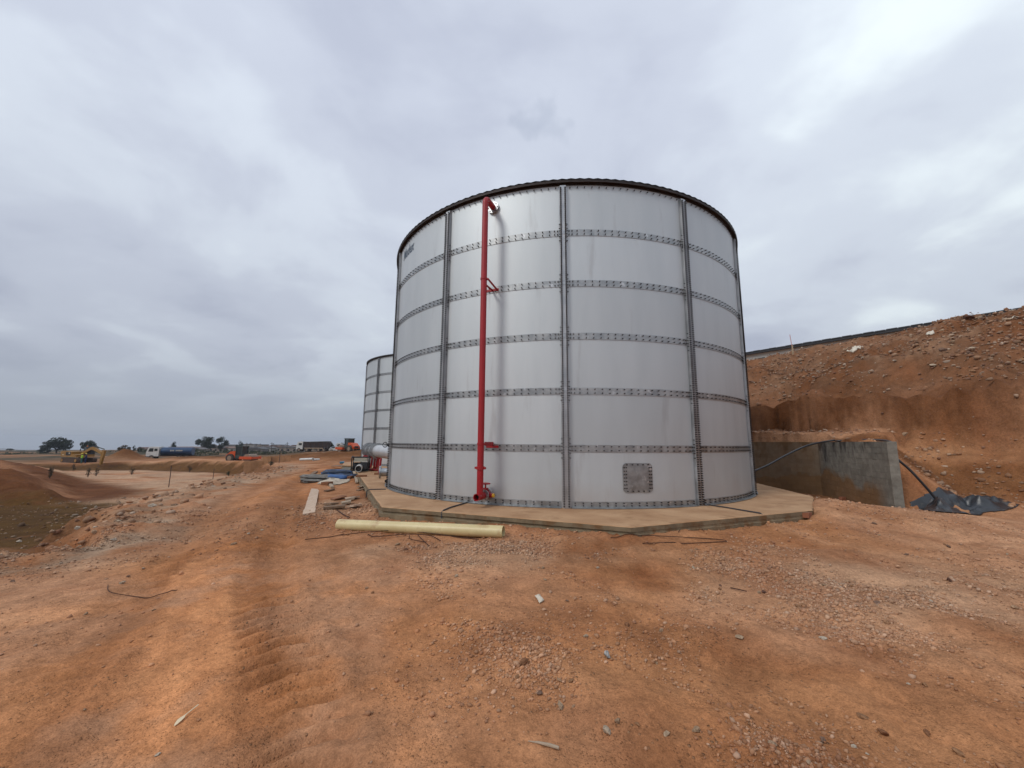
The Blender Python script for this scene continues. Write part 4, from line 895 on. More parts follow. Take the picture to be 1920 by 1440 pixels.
a = ground_pt(664, 876, 0.08); m = MB(); m.tube([a, a+Vector((0.5, 0.3, 0.06))], [0.09, 0.06], 10); tag(m.build('plastic_bottle', material('pale_blue_plastic', (0.50, 0.66, 0.70), None, 6, 0.3), None, 40), 'pale blue plastic container beside the white pipe offcut', 'container')
a, b = ground_pt(563, 864, 0.17), ground_pt(587, 863, 0.17); pipe_piece('plastic_pipe', 'white plastic pipe lying across the far end of the track', M_WPIPE, a, b, 0.17)
a = ground_pt(587, 864.5, 0.16); pipe_piece('plastic_pipe', 'short white pipe piece at the end of the far white pipe', M_WPIPE, a, a+Vector((0.5, 0.7, 0)), 0.16)
# bags, sheet, sand, boards
M_BLUEB = material('blue_bag', (0.03, 0.11, 0.30), (0.02, 0.07, 0.2), 5, 0.5, 0, 0.3, 16); M_NAVYB = material('navy_bag', (0.022, 0.04, 0.08), (0.012, 0.02, 0.04), 6, 0.5, 0, 0.3, 16, c3=(0.03, 0.10, 0.26), s3=3, r3=(0.55, 0.62)); M_GREYB = material('grey_cement_lumps', (0.20, 0.185, 0.165), (0.11, 0.10, 0.09), 9, 0.9, 0, 0.6, 14)
def bag(name, label, mat, loc, size, rz, cat='bag', seed=0, grp=None):
    r = np.random.default_rng(seed); m = MB(); nu, nv = 18, 10; V = []
    for j in range(nv+1):
        ph = -math.pi/2+math.pi*j/nv
        for i in range(nu):
            th = 2*math.pi*i/nu; cx = math.copysign(abs(math.cos(th))**0.55, math.cos(th)); sx = math.copysign(abs(math.sin(th))**0.55, math.sin(th)); c = abs(math.cos(ph))**0.6
            k = 1+0.07*math.sin(3*th+seed)+(0.05 if cat == 'bag' else 0.16)*r.normal(); V.append((size[0]/2*cx*c*k, size[1]/2*sx*c*k, size[2]/2*(math.copysign(abs(math.sin(ph))**0.8, math.sin(ph))+1)+0.02*size[2]*r.normal()))
    fs = [(j*nu+i, j*nu+(i+1) % nu, (j+1)*nu+(i+1) % nu, (j+1)*nu+i) for j in range(nv) for i in range(nu)]; m.add(V, fs)
    o = m.build(name, mat, None, 60); o.location = loc; o.rotation_euler = (0, 0.03, rz); return tag(o, label, cat, grp)
gb = 'bags on the sand heap'
bag('bag', 'navy and blue bag on top of the bag pile', M_NAVYB, ground_pt(631, 897, 0.10), (1.3, 0.6, 0.3), 0.15, seed=1, grp=gb)
bag('bag', 'bright blue bag left of the pile by the white sheet', M_BLUEB, ground_pt(618, 899, -0.02), (0.9, 0.6, 0.24), -0.2, seed=2, grp=gb)
bag('bag', 'bright blue bag right of centre above the white sheet', M_BLUEB, ground_pt(633, 900, 0.0), (0.8, 0.5, 0.22), 0.1, seed=3, grp=gb)
bag('bag', 'dark navy bag at the right end of the pile', M_NAVYB, ground_pt(648, 897, 0.0), (1.1, 0.5, 0.2), 0.25, seed=4, grp=gb)
bag('bag', 'small blue bag at the left end of the pile', M_BLUEB, ground_pt(591, 897, 0.0), (0.45, 0.3, 0.16), 0.5, seed=5, grp=gb)
bag('cement_lump', 'lumpy grey heap of set cement left of the bags', M_GREYB, ground_pt(600, 901, -0.05), (1.5, 0.9, 0.30), 0.3, 'rubble', seed=6)
bag('cement_lump', 'small grey cement lump at the left foot of the white sheet', M_GREYB, ground_pt(588, 905, -0.03), (0.7, 0.5, 0.18), 0.1, 'rubble', seed=8)
M_SHEETW = material('dusty_white_sheet', (0.52, 0.44, 0.34), (0.40, 0.33, 0.25), 3, 0.7, 0, 0.2, 14)
cloth('dust_sheet', 'dusty white plastic sheet in front of the blue bags', 'sheet', M_SHEETW, [G(596, 908), G(606, 901), G(622, 899), G(636, 902), G(655, 899), G(654, 904), G(640, 908), G(622, 910)], 0.06, 0.16, 40, 12)
board('timber_beam', 'dark timber beam sloping from the left end of the bag pile', 'timber', M_WOOD, (567, 906), (592, 891), 0.16, 0.09, zb=0.12)
board('board', 'grey board lying on the rubble behind the sand', 'board', material('grey_fibre_board', (0.17, 0.15, 0.115), (0.12, 0.105, 0.08), 4, 0.9), (627, 876.5), (657, 877.5), 0.8, 0.03, za=0.12, zb=0.16)
board('board', 'small grey board leaning off the end of the larger grey board', 'board', material('grey_fibre_board_b', (0.15, 0.13, 0.10), (0.10, 0.09, 0.07), 4, 0.9), (646, 884), (657, 877), 0.45, 0.03, zb=0.22)
board('timber_beam', 'reddish timber resting at the right end of the white sheet', 'timber', M_WOODR, (653, 899), (662, 895), 0.12, 0.09, za=0.03)
board('timber_beam', 'reddish timber plank lying on the slab edge', 'timber', M_WOODR, atz(667, 894, 0.0), atz(688, 893.5, 0.0), 0.14, 0.06)
board('timber_beam', 'pale timber batten leaning against the slab corner', 'timber', M_PALEW, (669, 907), (663, 887), 0.10, 0.05, za=0.02, zb=0.05)
board('timber_beam', 'short pale timber offcut in front of the white sheet', 'timber', M_PALEW, (623, 916), (617, 908), 0.10, 0.06)
board('timber_beam', 'dark timber block in front of the white sheet', 'timber', M_WOODR, (608, 910), (618, 908), 0.25, 0.10)
board('timber_beam', 'dark splintered timber by the slab edge', 'timber', M_WOOD, (670, 921), (684, 918), 0.14, 0.03)
board('board', 'white offcut lying on dark timber by the slab edge', 'board', M_PALEW, (674, 917), (683, 915), 0.14, 0.03, za=0.06, zb=0.06)
board('timber_beam', 'dark stick beside the bits of broken board', 'timber', M_WOOD, (610, 922), (625, 919), 0.1, 0.04)
rod([(632, 958), (643, 966), (655, 972)], 'dark bent rod behind the left end of the cream pipe', 0.012)
rs = random.Random(3)
for i, (px, py, lb) in enumerate(((614, 947, 'broken flat board piece nearest the pale plank'), (648, 940, 'broken flat board piece lying farthest right'), (655, 935, 'yellowish block on the broken boards'), (623, 938, 'broken flat board piece with a lifted end'), (607, 955, 'stone coloured broken slab by the pale plank end'), (640, 946, 'dark broken board piece in the middle of the scrap'), (660, 951, 'thin splinter of board lying near the slab edge'))):
    p = G(px, py); an_ = rs.uniform(-1.3, 1.3); ln_ = rs.uniform(0.2, 0.5); q = p+Vector((ln_*math.cos(an_), ln_*math.sin(an_), 0)); q.z = hz(q.x, q.y)
    board('board', lb, 'board', (M_WOOD, M_PALEW, M_PLANK, M_WOODR)[i % 4], p, q, rs.uniform(0.12, 0.28), rs.uniform(0.02, 0.06), za=0.01, zb=0.05, n=3)
# scraps in the foreground
M_SPOON = material('pale_wood_spoon', (0.72, 0.58, 0.38), None, 8, 0.6)
a, b = G(326, 1366), G(371, 1329); d = (b-a); d.z = 0; ln = d.length; d.normalize(); sd_ = Vector((-d.y, d.x, 0)); m = MB(); V = []; prof = [(0, .002), (.08, .009), (.2, .014), (.32, .012), (.42, .005), (.5, .003), (1, .0035)]
for t, w in prof:
    p = a+d*ln*t; zz = hz(p.x, p.y)+0.006+0.012*t; V += [(p.x-sd_.x*w, p.y-sd_.y*w, zz), (p.x+sd_.x*w, p.y+sd_.y*w, zz), (p.x+sd_.x*w, p.y+sd_.y*w, zz+.003), (p.x-sd_.x*w, p.y-sd_.y*w, zz+.003)]
fs = [(i*4+k, i*4+4+k, i*4+4+(k+1) % 4, i*4+(k+1) % 4) for i in range(len(prof)-1) for k in range(4)]+[(3, 2, 1, 0), tuple(len(prof)*4-4+k for k in range(4))]; m.add(V, fs)
tag(m.build('spoon', M_SPOON), 'small pale disposable spoon lying on the wheel track', 'spoon')
a, b = G(990, 1392), G(1048, 1414); m = MB(); m.tube([a+Vector((0, 0, .006)), a.lerp(b, .35)+Vector((0, 0, .012)), a.lerp(b, .7)+Vector((0, 0, .014)), b+Vector((0, 0, .012))], [.002, .006, .009, .008], 7); tag(m.build('stick', M_PALEW, None, 60), 'pale broken stick at the bottom of the picture', 'stick')
M_PAPER = material('dirty_paper', (0.66, 0.60, 0.50), (0.55, 0.48, 0.38), 5, 0.8)
cloth('paper_scrap', 'torn white paper scrap on the gravel in the middle', 'paper', M_PAPER, [G(1003, 1120), G(1012, 1119), G(1016, 1126), G(1021, 1128), G(1012, 1134)], 0.01, 0.05, 14, 21, 0.012)
cloth('paper_scrap', 'small crumpled silver and black scrap right of centre', 'paper', material('foil_scrap', (0.5, 0.5, 0.48), (0.06, 0.06, 0.06), 30, 0.4), [G(1133, 1232), G(1139, 1231), G(1144, 1238), G(1139, 1241)], 0.01, 0.04, 12, 22, 0.012)
cloth('paper_scrap', 'light scrap of sheeting high on the embankment slope', 'paper', M_PAPER, [G(1585, 660), G(1602, 652), G(1620, 647), G(1616, 655), G(1600, 662)], 0.02, 0.06, 16, 24, 0.02)
cloth('paper_scrap', 'grey scrap of sheeting near the top of the embankment', 'paper', M_PAPER, [G(1735, 628), G(1745, 624), G(1757, 622), G(1752, 628), G(1740, 631)], 0.02, 0.05, 14, 25, 0.02)
cloth('paper_scrap', 'pale sheeting scrap at the upper right edge of the embankment', 'paper', M_PAPER, [G(1885, 601), G(1900, 595), G(1919, 593), G(1915, 600)], 0.02, 0.05, 14, 26, 0.02)
cloth('paper_scrap', 'white sheeting scrap beside the pit edge at the track', 'paper', M_PAPER, [G(441, 888), G(450, 885), G(462, 884), G(466, 886), G(455, 889)], 0.03, 0.07, 16, 27, 0.02)
M_BRICK = material('red_clay_brick', (0.30, 0.115, 0.06), (0.22, 0.08, 0.04), 8, 0.9, 0, 0.3, 50)
m = MB(); m.box((0, 0, 0.05), (0.22, 0.11, 0.10)); brick_me = m.mesh('brick', M_BRICK)
for px, py, rz, lb in ((1582, 938, 0.1, 'red brick lying on the soil in front of the block wall'), (1514, 972, 0.7, 'pale red brick at the buried corner of the slab'), (1533, 919, 0.4, 'small red brick at the foot of the stained wall section'), (1456, 916, 1.0, 'red brick piece on the slab beside the tank')):
    p = G(px, py); p.z = max(p.z, 0 if px < 1500 else p.z); tag(ob('brick', brick_me, None, p, (0, 0.05, rz)), lb, 'brick', 'loose bricks')
# dark clod and cable end by the slab's right end
m = MB(); p = G(1418, 977); m.tube(spline([p+Vector((-0.06, 0, 0.01)), p+Vector((0, 0.02, 0.06)), p+Vector((0.06, 0.03, 0.07)), p+Vector((0.10, 0, 0.02))], 4), 0.02, 6); tag(m.build('cable_end', M_DARK, None, 60), 'black frayed cable end below the slab corner', 'cable')

# ------------------------------------------------------------------ stones and gravel
def rock_mesh(seed, mat, sub=1):
    import bmesh
    b = bmesh.new(); bmesh.ops.create_icosphere(b, subdivisions=sub, radius=0.5); r = np.random.default_rng(seed)
    pl = [(r.normal(size=3), r.uniform(0.22, 0.42)) for _ in range(7)]; sc_ = np.array([1, r.uniform(0.6, 0.9), r.uniform(0.4, 0.75)])
    for v in b.verts:
        p = np.array(v.co)*(1+0.10*r.normal())
        for nn, k in pl:
            nn = nn/np.linalg.norm(nn); dd = p@nn
            if dd > k: p = p-nn*(dd-k)
        v.co = p*sc_
    me = bpy.data.meshes.new('stone'); b.to_mesh(me); b.free(); me.materials.append(mat); return me
def stone_material(name, cols):
    m = bpy.data.materials.new(name); m.use_nodes = True; n = m.node_tree.nodes; l = m.node_tree.links; b = n['Principled BSDF']; b.inputs['Roughness'].default_value = 0.95; b.inputs['Specular IOR Level'].default_value = 0.08
    oi = n.new('ShaderNodeObjectInfo'); r = n.new('ShaderNodeValToRGB'); r.color_ramp.interpolation = 'CONSTANT'
    while len(r.color_ramp.elements) < len(cols): r.color_ramp.elements.new(0.5)
    for i, (e, c) in enumerate(zip(r.color_ramp.elements, cols)): e.position = i/len(cols); e.color = (*c, 1)
    l.new(oi.outputs['Random'], r.inputs[0]); tc = n.new('ShaderNodeTexCoord'); q = n.new('ShaderNodeTexNoise'); q.inputs['Scale'].default_value = 4; q.inputs['Detail'].default_value = 6; l.new(tc.outputs['Object'], q.inputs['Vector'])
    mr = n.new('ShaderNodeMapRange'); l.new(q.outputs['Fac'], mr.inputs[0]); mr.inputs[1].default_value = 0.3; mr.inputs[2].default_value = 0.7; mr.inputs[3].default_value = 0.65; mr.inputs[4].default_value = 1.25
    hs = n.new('ShaderNodeHueSaturation'); l.new(r.outputs[0], hs.inputs['Color']); l.new(mr.outputs[0], hs.inputs['Value']); l.new(hs.outputs[0], b.inputs['Base Color'])
    bp = n.new('ShaderNodeBump'); bp.inputs['Strength'].default_value = 0.5; bp.inputs['Distance'].default_value = 0.1; l.new(q.outputs['Fac'], bp.inputs['Height']); l.new(bp.outputs[0], b.inputs['Normal'])
    return m
STC = [(0.40, 0.25, 0.155), (0.38, 0.27, 0.18), (0.24, 0.115, 0.06), (0.42, 0.33, 0.24), (0.28, 0.15, 0.08), (0.20, 0.125, 0.09), (0.33, 0.22, 0.14), (0.14, 0.075, 0.055), (0.50, 0.42, 0.33), (0.30, 0.16, 0.085)]
M_STONE = stone_material('dusty_stone', STC)
rocks = [rock_mesh(100+i, M_STONE, 2) for i in range(8)]
rg_ = np.random.default_rng(21)
def W2(px, py): p = G(px, py); return (p.x, p.y)
WIND = [(-0.95, 4.3), (-0.45, 3.95), (0.05, 3.35), (0.5, 2.85), (0.95, 2.5), (1.6, 2.15)]
def density(x, y):              # how thickly the loose stones lie
    dd, _ = seg_dist(x, y, WIND); n = fbm(x, y, 1.1, 3, seed=80)
    v = 1.0*np.exp(-(dd/0.24)**2)+0.14
    v = v+0.9*np.exp(-(((x+0.6)/1.7)**2+((y-6.15)/0.5)**2))+0.95*np.exp(-(((x-2.6)/0.5)**2+((y-5.35)/0.35)**2))+0.35*np.exp(-(((x-1.6)/1.6)**2+((y-4.9)/0.8)**2))
    v = v+0.3*np.exp(-(((x-4.2)/2.0)**2+((y-4.3)/0.9)**2))+0.6*np.exp(-(((x+4.2)/1.5)**2+((y-9.8)/2.4)**2))+0.22*np.exp(-(((x-2.2)/2.0)**2+((y-3.2)/0.9)**2))
    sd = poly_sd(x, y, PIT); v = v+0.8*np.exp(-((sd+0.35)/0.5)**2)
    v = v*np.clip(0.55+1.1*n, 0.02, 1.6)
    for P, w, k in TRACKS: d2, _ = seg_dist(x, y, P); v = v*(1-0.75*np.exp(-(d2/0.35)**2))
    road, _ = seg_dist(x, y, [(-1.8, 0.3), (-2.0, 3), (-4.6, 8), (-8.6, 16), (-13, 27)]); v = v*(1-0.75*np.exp(-(road/1.4)**2))
    v = np.where(poly_sd(x, y, PAD) > -0.02, 0, v)
    return v
def scatter(n, xr, yr, dens, seed):
    r = np.random.default_rng(seed); out = []
    while sum(len(o) for o in out) < n:
        x = r.uniform(*xr, 40000); y = r.uniform(*yr, 40000); k = r.random(40000) < np.clip(dens(x, y), 0, 1)
        out.append(np.stack([x[k], y[k]], 1))
    return np.concatenate(out)[:n]
def in_view(P):                # keep to what the place shows from the track side
    d = P[:, 1]*math.cos(PITCH); return (np.abs(P[:, 0]) < 1.38*np.maximum(P[:, 1], 0.1)+0.6) & (P[:, 1] > 1.6)
def place_stones(parent, pts, sizes, sink=0.22, flat=False):
    zz = height(pts[:, 0], pts[:, 1])
    for (x, y), z, s_ in zip(pts, zz, sizes):
        o = ob('stone', rocks[rg_.integers(8)], parent, (x, y, z+s_*(0.32-sink)*0.6), (rg_.uniform(-0.35, 0.35), rg_.uniform(-0.35, 0.35), rg_.uniform(0, 6.28)), (s_, s_*rg_.uniform(0.7, 1.0), s_*rg_.uniform(0.6, 1.0)))
near = scatter(190, (-9, 9), (1.7, 9), density, 31)
sz = np.clip(rg_.lognormal(math.log(0.042), 0.45, len(near)), 0.025, 0.11)*np.clip(0.6+near[:, 1]/9, 0.7, 1.5); place_stones(GROUND, near, sz)
# stones one can pick out in the photograph, one by one
for px, py, s_ in ((687, 1104, .06), (698, 1113, .05), (788, 1068, .055), (762, 1031, .07), (1018, 1068, .06), (1120, 1067, .07), (1023, 1089, .06), (1064, 1130, .05), (745, 1022, .10), (1386, 1196, .085), (1546, 1200, .07), (1506, 1135, .08), (1779, 1026, .09), (1812, 1041, .07), (1434, 1113, .07), (1350, 1098, .05), (1350, 1088, .05), (1138, 1371, .075), (1157, 1358, .06), (1052, 1330, .07), (1012, 1308, .06), (1050, 1283, .055), (1196, 1368, .04), (1250, 1386, .05), (1305, 1376, .06), (1617, 1348, .075), (1655, 1375, .07), (1740, 1380, .06), (1735, 1287, .05), (1602, 1403, .045), (1543, 1393, .045), (1450, 1404, .06), (1795, 1420, .06), (295, 1420, .035), (157, 1337, .03), (160, 1155, .05), (228, 1095, .07), (240, 1084, .05), (268, 1069, .05), (1780, 1090, .10), (1905, 1143, .09), (982, 1250, .10), (1000, 1262, .06), (970, 1272, .045), (1350, 1105, .06), (1408, 1055, .05)):
    g = G(px, py); place_stones(GROUND, np.array([[g.x, g.y]]), [s_], 0.15)
# pale rocks along the pit's edge
rimd = lambda x, y: np.exp(-((poly_sd(x, y, PIT)-0.1)/0.55)**2)*(y < 24)
rp = scatter(60, (-16, -6.5), (5, 22), rimd, 37); place_stones(GROUND, rp, np.clip(rg_.lognormal(math.log(0.16), 0.5, 60), 0.07, 0.5))
pf = scatter(120, (-45, -8), (8, 50), lambda x, y: 0.5*sst(0.5, 2, poly_sd(x, y, PIT))*(np.hypot(x+14, y-15) < 26), 39); place_stones(PITO, pf, np.clip(rg_.lognormal(math.log(0.24), 0.5, 120), 0.1, 0.8))
def embd(x, y):
    s = (x-10.3)*0.817+(y-17.4)*0.576; n = fbm(x, y, 0.5, 3, seed=84); t = (x-10.3)*0.576-(y-17.4)*0.817
    return np.clip(np.where(s > 0.8, (0.55+0.45*n)*(1-0.3*sst(6, 9, s)), np.where(s > 0, 0.02, 0.35+0.5*n)), 0.02, 1)*((s > -2.9) | False)*(t > -6)*(poly_sd(x, y, WALLBUF) < 0)*(s < 9.5)
WALLBUF = [(9.3, 9.8), (10.7, 14.3), (9.6, 16.2), (9.9, 16.6), (11.4, 14.4), (10.0, 9.8)]
ep = scatter(295, (7, 24), (8, 30), lambda x, y: embd(x, y)*((x-10.3)*0.817+(y-17.4)*0.576 > -0.2)*1.0, 43); place_stones(EMB, ep, np.clip(rg_.lognormal(math.log(0.17), 0.5, len(ep)), 0.09, 0.55)*1.0, 0.2)
# the small stuff: one mesh, each pebble its own little solid
import bmesh as _bm
b_ = _bm.new(); _bm.ops.create_icosphere(b_, subdivisions=1, radius=0.5); icv = np.array([v.co[:] for v in b_.verts]); icf = np.array([[v.index for v in f.verts] for f in b_.faces]); b_.free()
M_GRAVEL = bpy.data.materials.new('loose_gravel'); M_GRAVEL.use_nodes = True; gn = M_GRAVEL.node_tree; ga = gn.nodes.new('ShaderNodeAttribute'); ga.attribute_name = 'tone'; gn.links.new(ga.outputs['Color'], gn.nodes['Principled BSDF'].inputs['Base Color']); gn.nodes['Principled BSDF'].inputs['Roughness'].default_value = 0.92
def gravel(parent, pts, sizes, seed, dull=0.6, name='gravel'):
    r = np.random.default_rng(seed); n = len(pts); zz = height(pts[:, 0], pts[:, 1])
    # thinned to 20 faces by using the coarse solid
    t0 = (1+5**0.5)/2; cv = np.array([(-1, t0, 0), (1, t0, 0), (-1, -t0, 0), (1, -t0, 0), (0, -1, t0), (0, 1, t0), (0, -1, -t0), (0, 1, -t0), (t0, 0, -1), (t0, 0, 1), (-t0, 0, -1), (-t0, 0, 1)])/3.8
    cf = np.array([(0, 11, 5), (0, 5, 1), (0, 1, 7), (0, 7, 10), (0, 10, 11), (1, 5, 9), (5, 11, 4), (11, 10, 2), (10, 7, 6), (7, 1, 8), (3, 9, 4), (3, 4, 2), (3, 2, 6), (3, 6, 8), (3, 8, 9), (4, 9, 5), (2, 4, 11), (6, 2, 10), (8, 6, 7), (9, 8, 1)])
    V = cv[None]*(1+0.22*r.normal(size=(n, 12, 1))); V = V*r.uniform(0.55, 1.1, (n, 1, 3))*np.array([1, 1, 0.75]); a = r.uniform(0, 6.28, n); ca, sa = np.cos(a)[:, None], np.sin(a)[:, None]
    X = V[:, :, 0]*ca-V[:, :, 1]*sa; Y = V[:, :, 0]*sa+V[:, :, 1]*ca; Z = V[:, :, 2]+0.12*X
    S = sizes[:, None]; P = np.stack([X*S+pts[:, :1], Y*S+pts[:, 1:], Z*S+(zz+0.10*sizes)[:, None]], 2).reshape(-1, 3)
    Fq = (cf[None]+(np.arange(n)*12)[:, None, None]).reshape(-1, 3)
    me = bpy.data.meshes.new(name); me.vertices.add(len(P)); me.vertices.foreach_set('co', P.astype(np.float32).ravel()); me.loops.add(Fq.size); me.loops.foreach_set('vertex_index', Fq.astype(np.int32).ravel())
    me.polygons.add(len(Fq)); me.polygons.foreach_set('loop_start', (np.arange(len(Fq))*3).astype(np.int32)); base = soil(pts[:, 0], pts[:, 1]); pal = np.array(STC)[r.integers(0, len(STC), n)]
    col = base*dull+pal*(1-dull); col = col*r.uniform(0.75, 1.3, (n, 1)); col = np.repeat(col, 12, 0); cat_ = me.color_attributes.new('tone', 'FLOAT_COLOR', 'POINT'); cat_.data.foreach_set('color', np.concatenate([col, np.ones((len(col), 1))], 1).astype(np.float32).ravel())
    me.materials.append(M_GRAVEL); me.update(calc_edges=True); o = ob(name, me, parent); o['kind'] = 'stuff'; return o
gp_ = scatter(24000, (-9, 10), (1.7, 10.5), density, 51); gp_ = gp_[in_view(gp_)]
gp2 = scatter(13000, (-2.5, 4.5), (1.9, 6.6), lambda x, y: density(x, y)*1.2-0.12, 53); gp2 = gp2[in_view(gp2)]
gall = np.concatenate([gp_, gp2]); gs = np.clip(rg_.lognormal(math.log(0.016), 0.5, len(gall)), 0.006, 0.05)*np.clip(0.55+gall[:, 1]/8, 0.75, 1.7); gravel(GROUND, gall, gs, 55, 0.68)
ge = scatter(17000, (7, 24), (8, 30), embd, 57); gravel(EMB, ge, np.clip(rg_.lognormal(math.log(0.06), 0.55, len(ge)), 0.02, 0.2), 58, 0.5, 'rubble')
gpit = scatter(6000, (-45, -7.5), (5, 50), lambda x, y: np.clip(0.8*np.exp(-((poly_sd(x, y, PIT)-0.8)/1.4)**2)+0.12*sst(1, 3, poly_sd(x, y, PIT)), 0, 1)*(np.hypot(x, y) < 45), 61); gravel(PITO, gpit, np.clip(rg_.lognormal(math.log(0.08), 0.6, len(gpit)), 0.03, 0.4), 62, 0.6, 'rubble')

# ------------------------------------------------------------------ distant machines, people, trees and town
M_CAT = material('yellow_machine_paint', (0.30, 0.15, 0.022), (0.22, 0.11, 0.018), 1.5, 0.5, c3=(0.20, 0.11, 0.04), s3=1.2, r3=(0.55, 0.7)); M_ORANGE = material('orange_machine_paint', (0.55, 0.075, 0.012), (0.45, 0.06, 0.010), 1.5, 0.42)
M_TRACK = material('muddy_track_steel', (0.075, 0.04, 0.025), (0.04, 0.022, 0.015), 3, 0.85); M_TYRE = material('dusty_tyre', (0.055, 0.042, 0.034), (0.03, 0.024, 0.02), 4, 0.9); M_CABG = material('cab_glass', (0.03, 0.04, 0.045), (0.02, 0.03, 0.03), 2, 0.15, spec=0.8); M_CABF = material('dark_green_frame', (0.03, 0.05, 0.045), None, 3, 0.5)
M_WHITE = material('white_truck_paint', (0.66, 0.66, 0.63), (0.56, 0.55, 0.52), 2, 0.4); M_BLUET = material('blue_tank_paint', (0.008, 0.045, 0.12), (0.006, 0.03, 0.085), 2, 0.4); M_TIP = material('dark_tipper_steel', (0.035, 0.02, 0.02), (0.022, 0.014, 0.014), 2, 0.7); M_RIMM = material('wheel_rim', (0.25, 0.18, 0.13), None, 3, 0.7)
M_BEACON = material('amber_beacon', (0.8, 0.22, 0.02), None, 5, 0.3)
def part(root, name, mat, fn, parent=None, smooth=None):
    m = MB(); fn(m); return m.build(name, mat, parent or root, smooth)
def wheel(root, x, y, z, r, w):
    t = part(root, 'wheel', M_TYRE, lambda m: m.cyl((x, y-w/2, z), (x, y+w/2, z), r, 20), None, 40)
    part(root, 'rim', M_RIMM, lambda m: m.cyl((x, y-w/2-0.01, z), (x, y+w/2+0.01, z), r*0.55, 14), t, 40); return t
# excavator
X0, Y0 = -81.0, 75.2
ex = thing('excavator', 'yellow tracked excavator digging at the far edge of the pit', 'excavator', (X0, Y0, hz(X0, Y0)-0.05), -0.30)
for sy in (-1, 1):
    def trk(m, sy=sy):
        prof = [(-2.0+0.42*math.cos(a), 0.45+0.42*math.sin(a)) for a in [math.pi/2+math.pi*i/8 for i in range(9)]]+[(2.0+0.42*math.cos(a), 0.45+0.42*math.sin(a)) for a in [-math.pi/2+math.pi*i/8 for i in range(9)]]
        m.prism(prof, sy*1.15-0.3, sy*1.15+0.3)
        for i in range(18): m.box((-2.0+i*0.235, sy*1.15, 0.02), (0.06, 0.62, 0.05)); m.box((-2.0+i*0.235, sy*1.15, 0.88), (0.06, 0.62, 0.05))
    tr = part(ex, 'track', M_TRACK, trk)
    part(ex, 'roller_wheel', M_CAT, lambda m, sy=sy: [m.cyl((x, sy*1.46, 0.45), (x, sy*1.48, 0.45), 0.28, 14) for x in (-2.0, 2.0)], tr)
part(ex, 'counterweight', M_CAT, lambda m: m.prism([(-2.85, 1.15), (-2.95, 1.4), (-2.9, 2.0), (-2.7, 2.15), (-1.5, 2.15), (-1.5, 1.1), (-2.7, 1.1)], -1.3, 1.3))
hs_ = part(ex, 'engine_house', M_CAT, lambda m: m.prism([(-1.49, 1.1), (-1.49, 2.12), (0.2, 2.05), (0.2, 1.6), (1.7, 1.5), (1.7, 1.05)], -1.3, 1.3))
part(ex, 'side_grille', M_BLKM, lambda m: m.box((-0.7, -1.31, 1.65), (1.4, 0.03, 0.62)), hs_); part(ex, 'exhaust', M_BLKM, lambda m: m.cyl((-0.9, 0.4, 2.1), (-0.9, 0.4, 2.55), 0.07, 8), hs_)
part(ex, 'emblem', M_CREAM, lambda m: m.box((-0.35, -1.33, 1.75), (0.35, 0.012, 0.22)), hs_); part(ex, 'emblem', M_CREAM, lambda m: m.box((-2.2, -1.31, 1.45), (0.5, 0.03, 0.12)))
cb = part(ex, 'cab', M_BLKM, lambda m: m.prism([(0.35, 1.5), (0.35, 2.95), (1.25, 2.95), (1.65, 2.3), (1.7, 1.5)], 0.25, 1.3)); part(ex, 'window', M_CABG, lambda m: m.prism([(0.5, 2.0), (0.5, 2.85), (1.2, 2.85), (1.52, 2.28), (1.52, 2.0)], 0.23, 1.32), cb); part(ex, 'beacon', M_BEACON, lambda m: m.cyl((0.8, 0.5, 2.95), (0.8, 0.5, 3.12), 0.09, 10), cb)
part(ex, 'boom', M_CAT, lambda m: m.prism([(0.5, 1.35), (0.7, 1.75), (3.3, 2.85), (3.95, 2.95), (6.7, 2.0), (6.75, 1.7), (6.55, 1.65), (3.9, 2.45), (3.3, 2.35), (0.9, 1.3)], -0.3, 0.1))
part(ex, 'hydraulic_ram', M_BLKM, lambda m: (m.tube([(1.4, -0.1, 1.25), (3.3, -0.1, 2.3)], 0.09, 8), m.tube([(3.6, -0.1, 3.0), (5.3, -0.1, 2.85), (7.0, -0.1, 2.55)], 0.08, 8)))
part(ex, 'stick', M_CAT, lambda m: m.prism([(6.75, 2.45), (7.35, 2.35), (7.2, 1.7), (6.75, -0.55), (6.4, -0.5), (6.5, 1.5)], -0.26, 0.06))
part(ex, 'bucket', M_TRACK, lambda m: m.prism([(6.35, -0.45), (6.9, -0.4), (7.35, -0.7), (7.4, -1.2), (7.0, -1.6), (6.4, -1.65), (6.7, -1.2), (6.6, -0.8)], -0.6, 0.45))
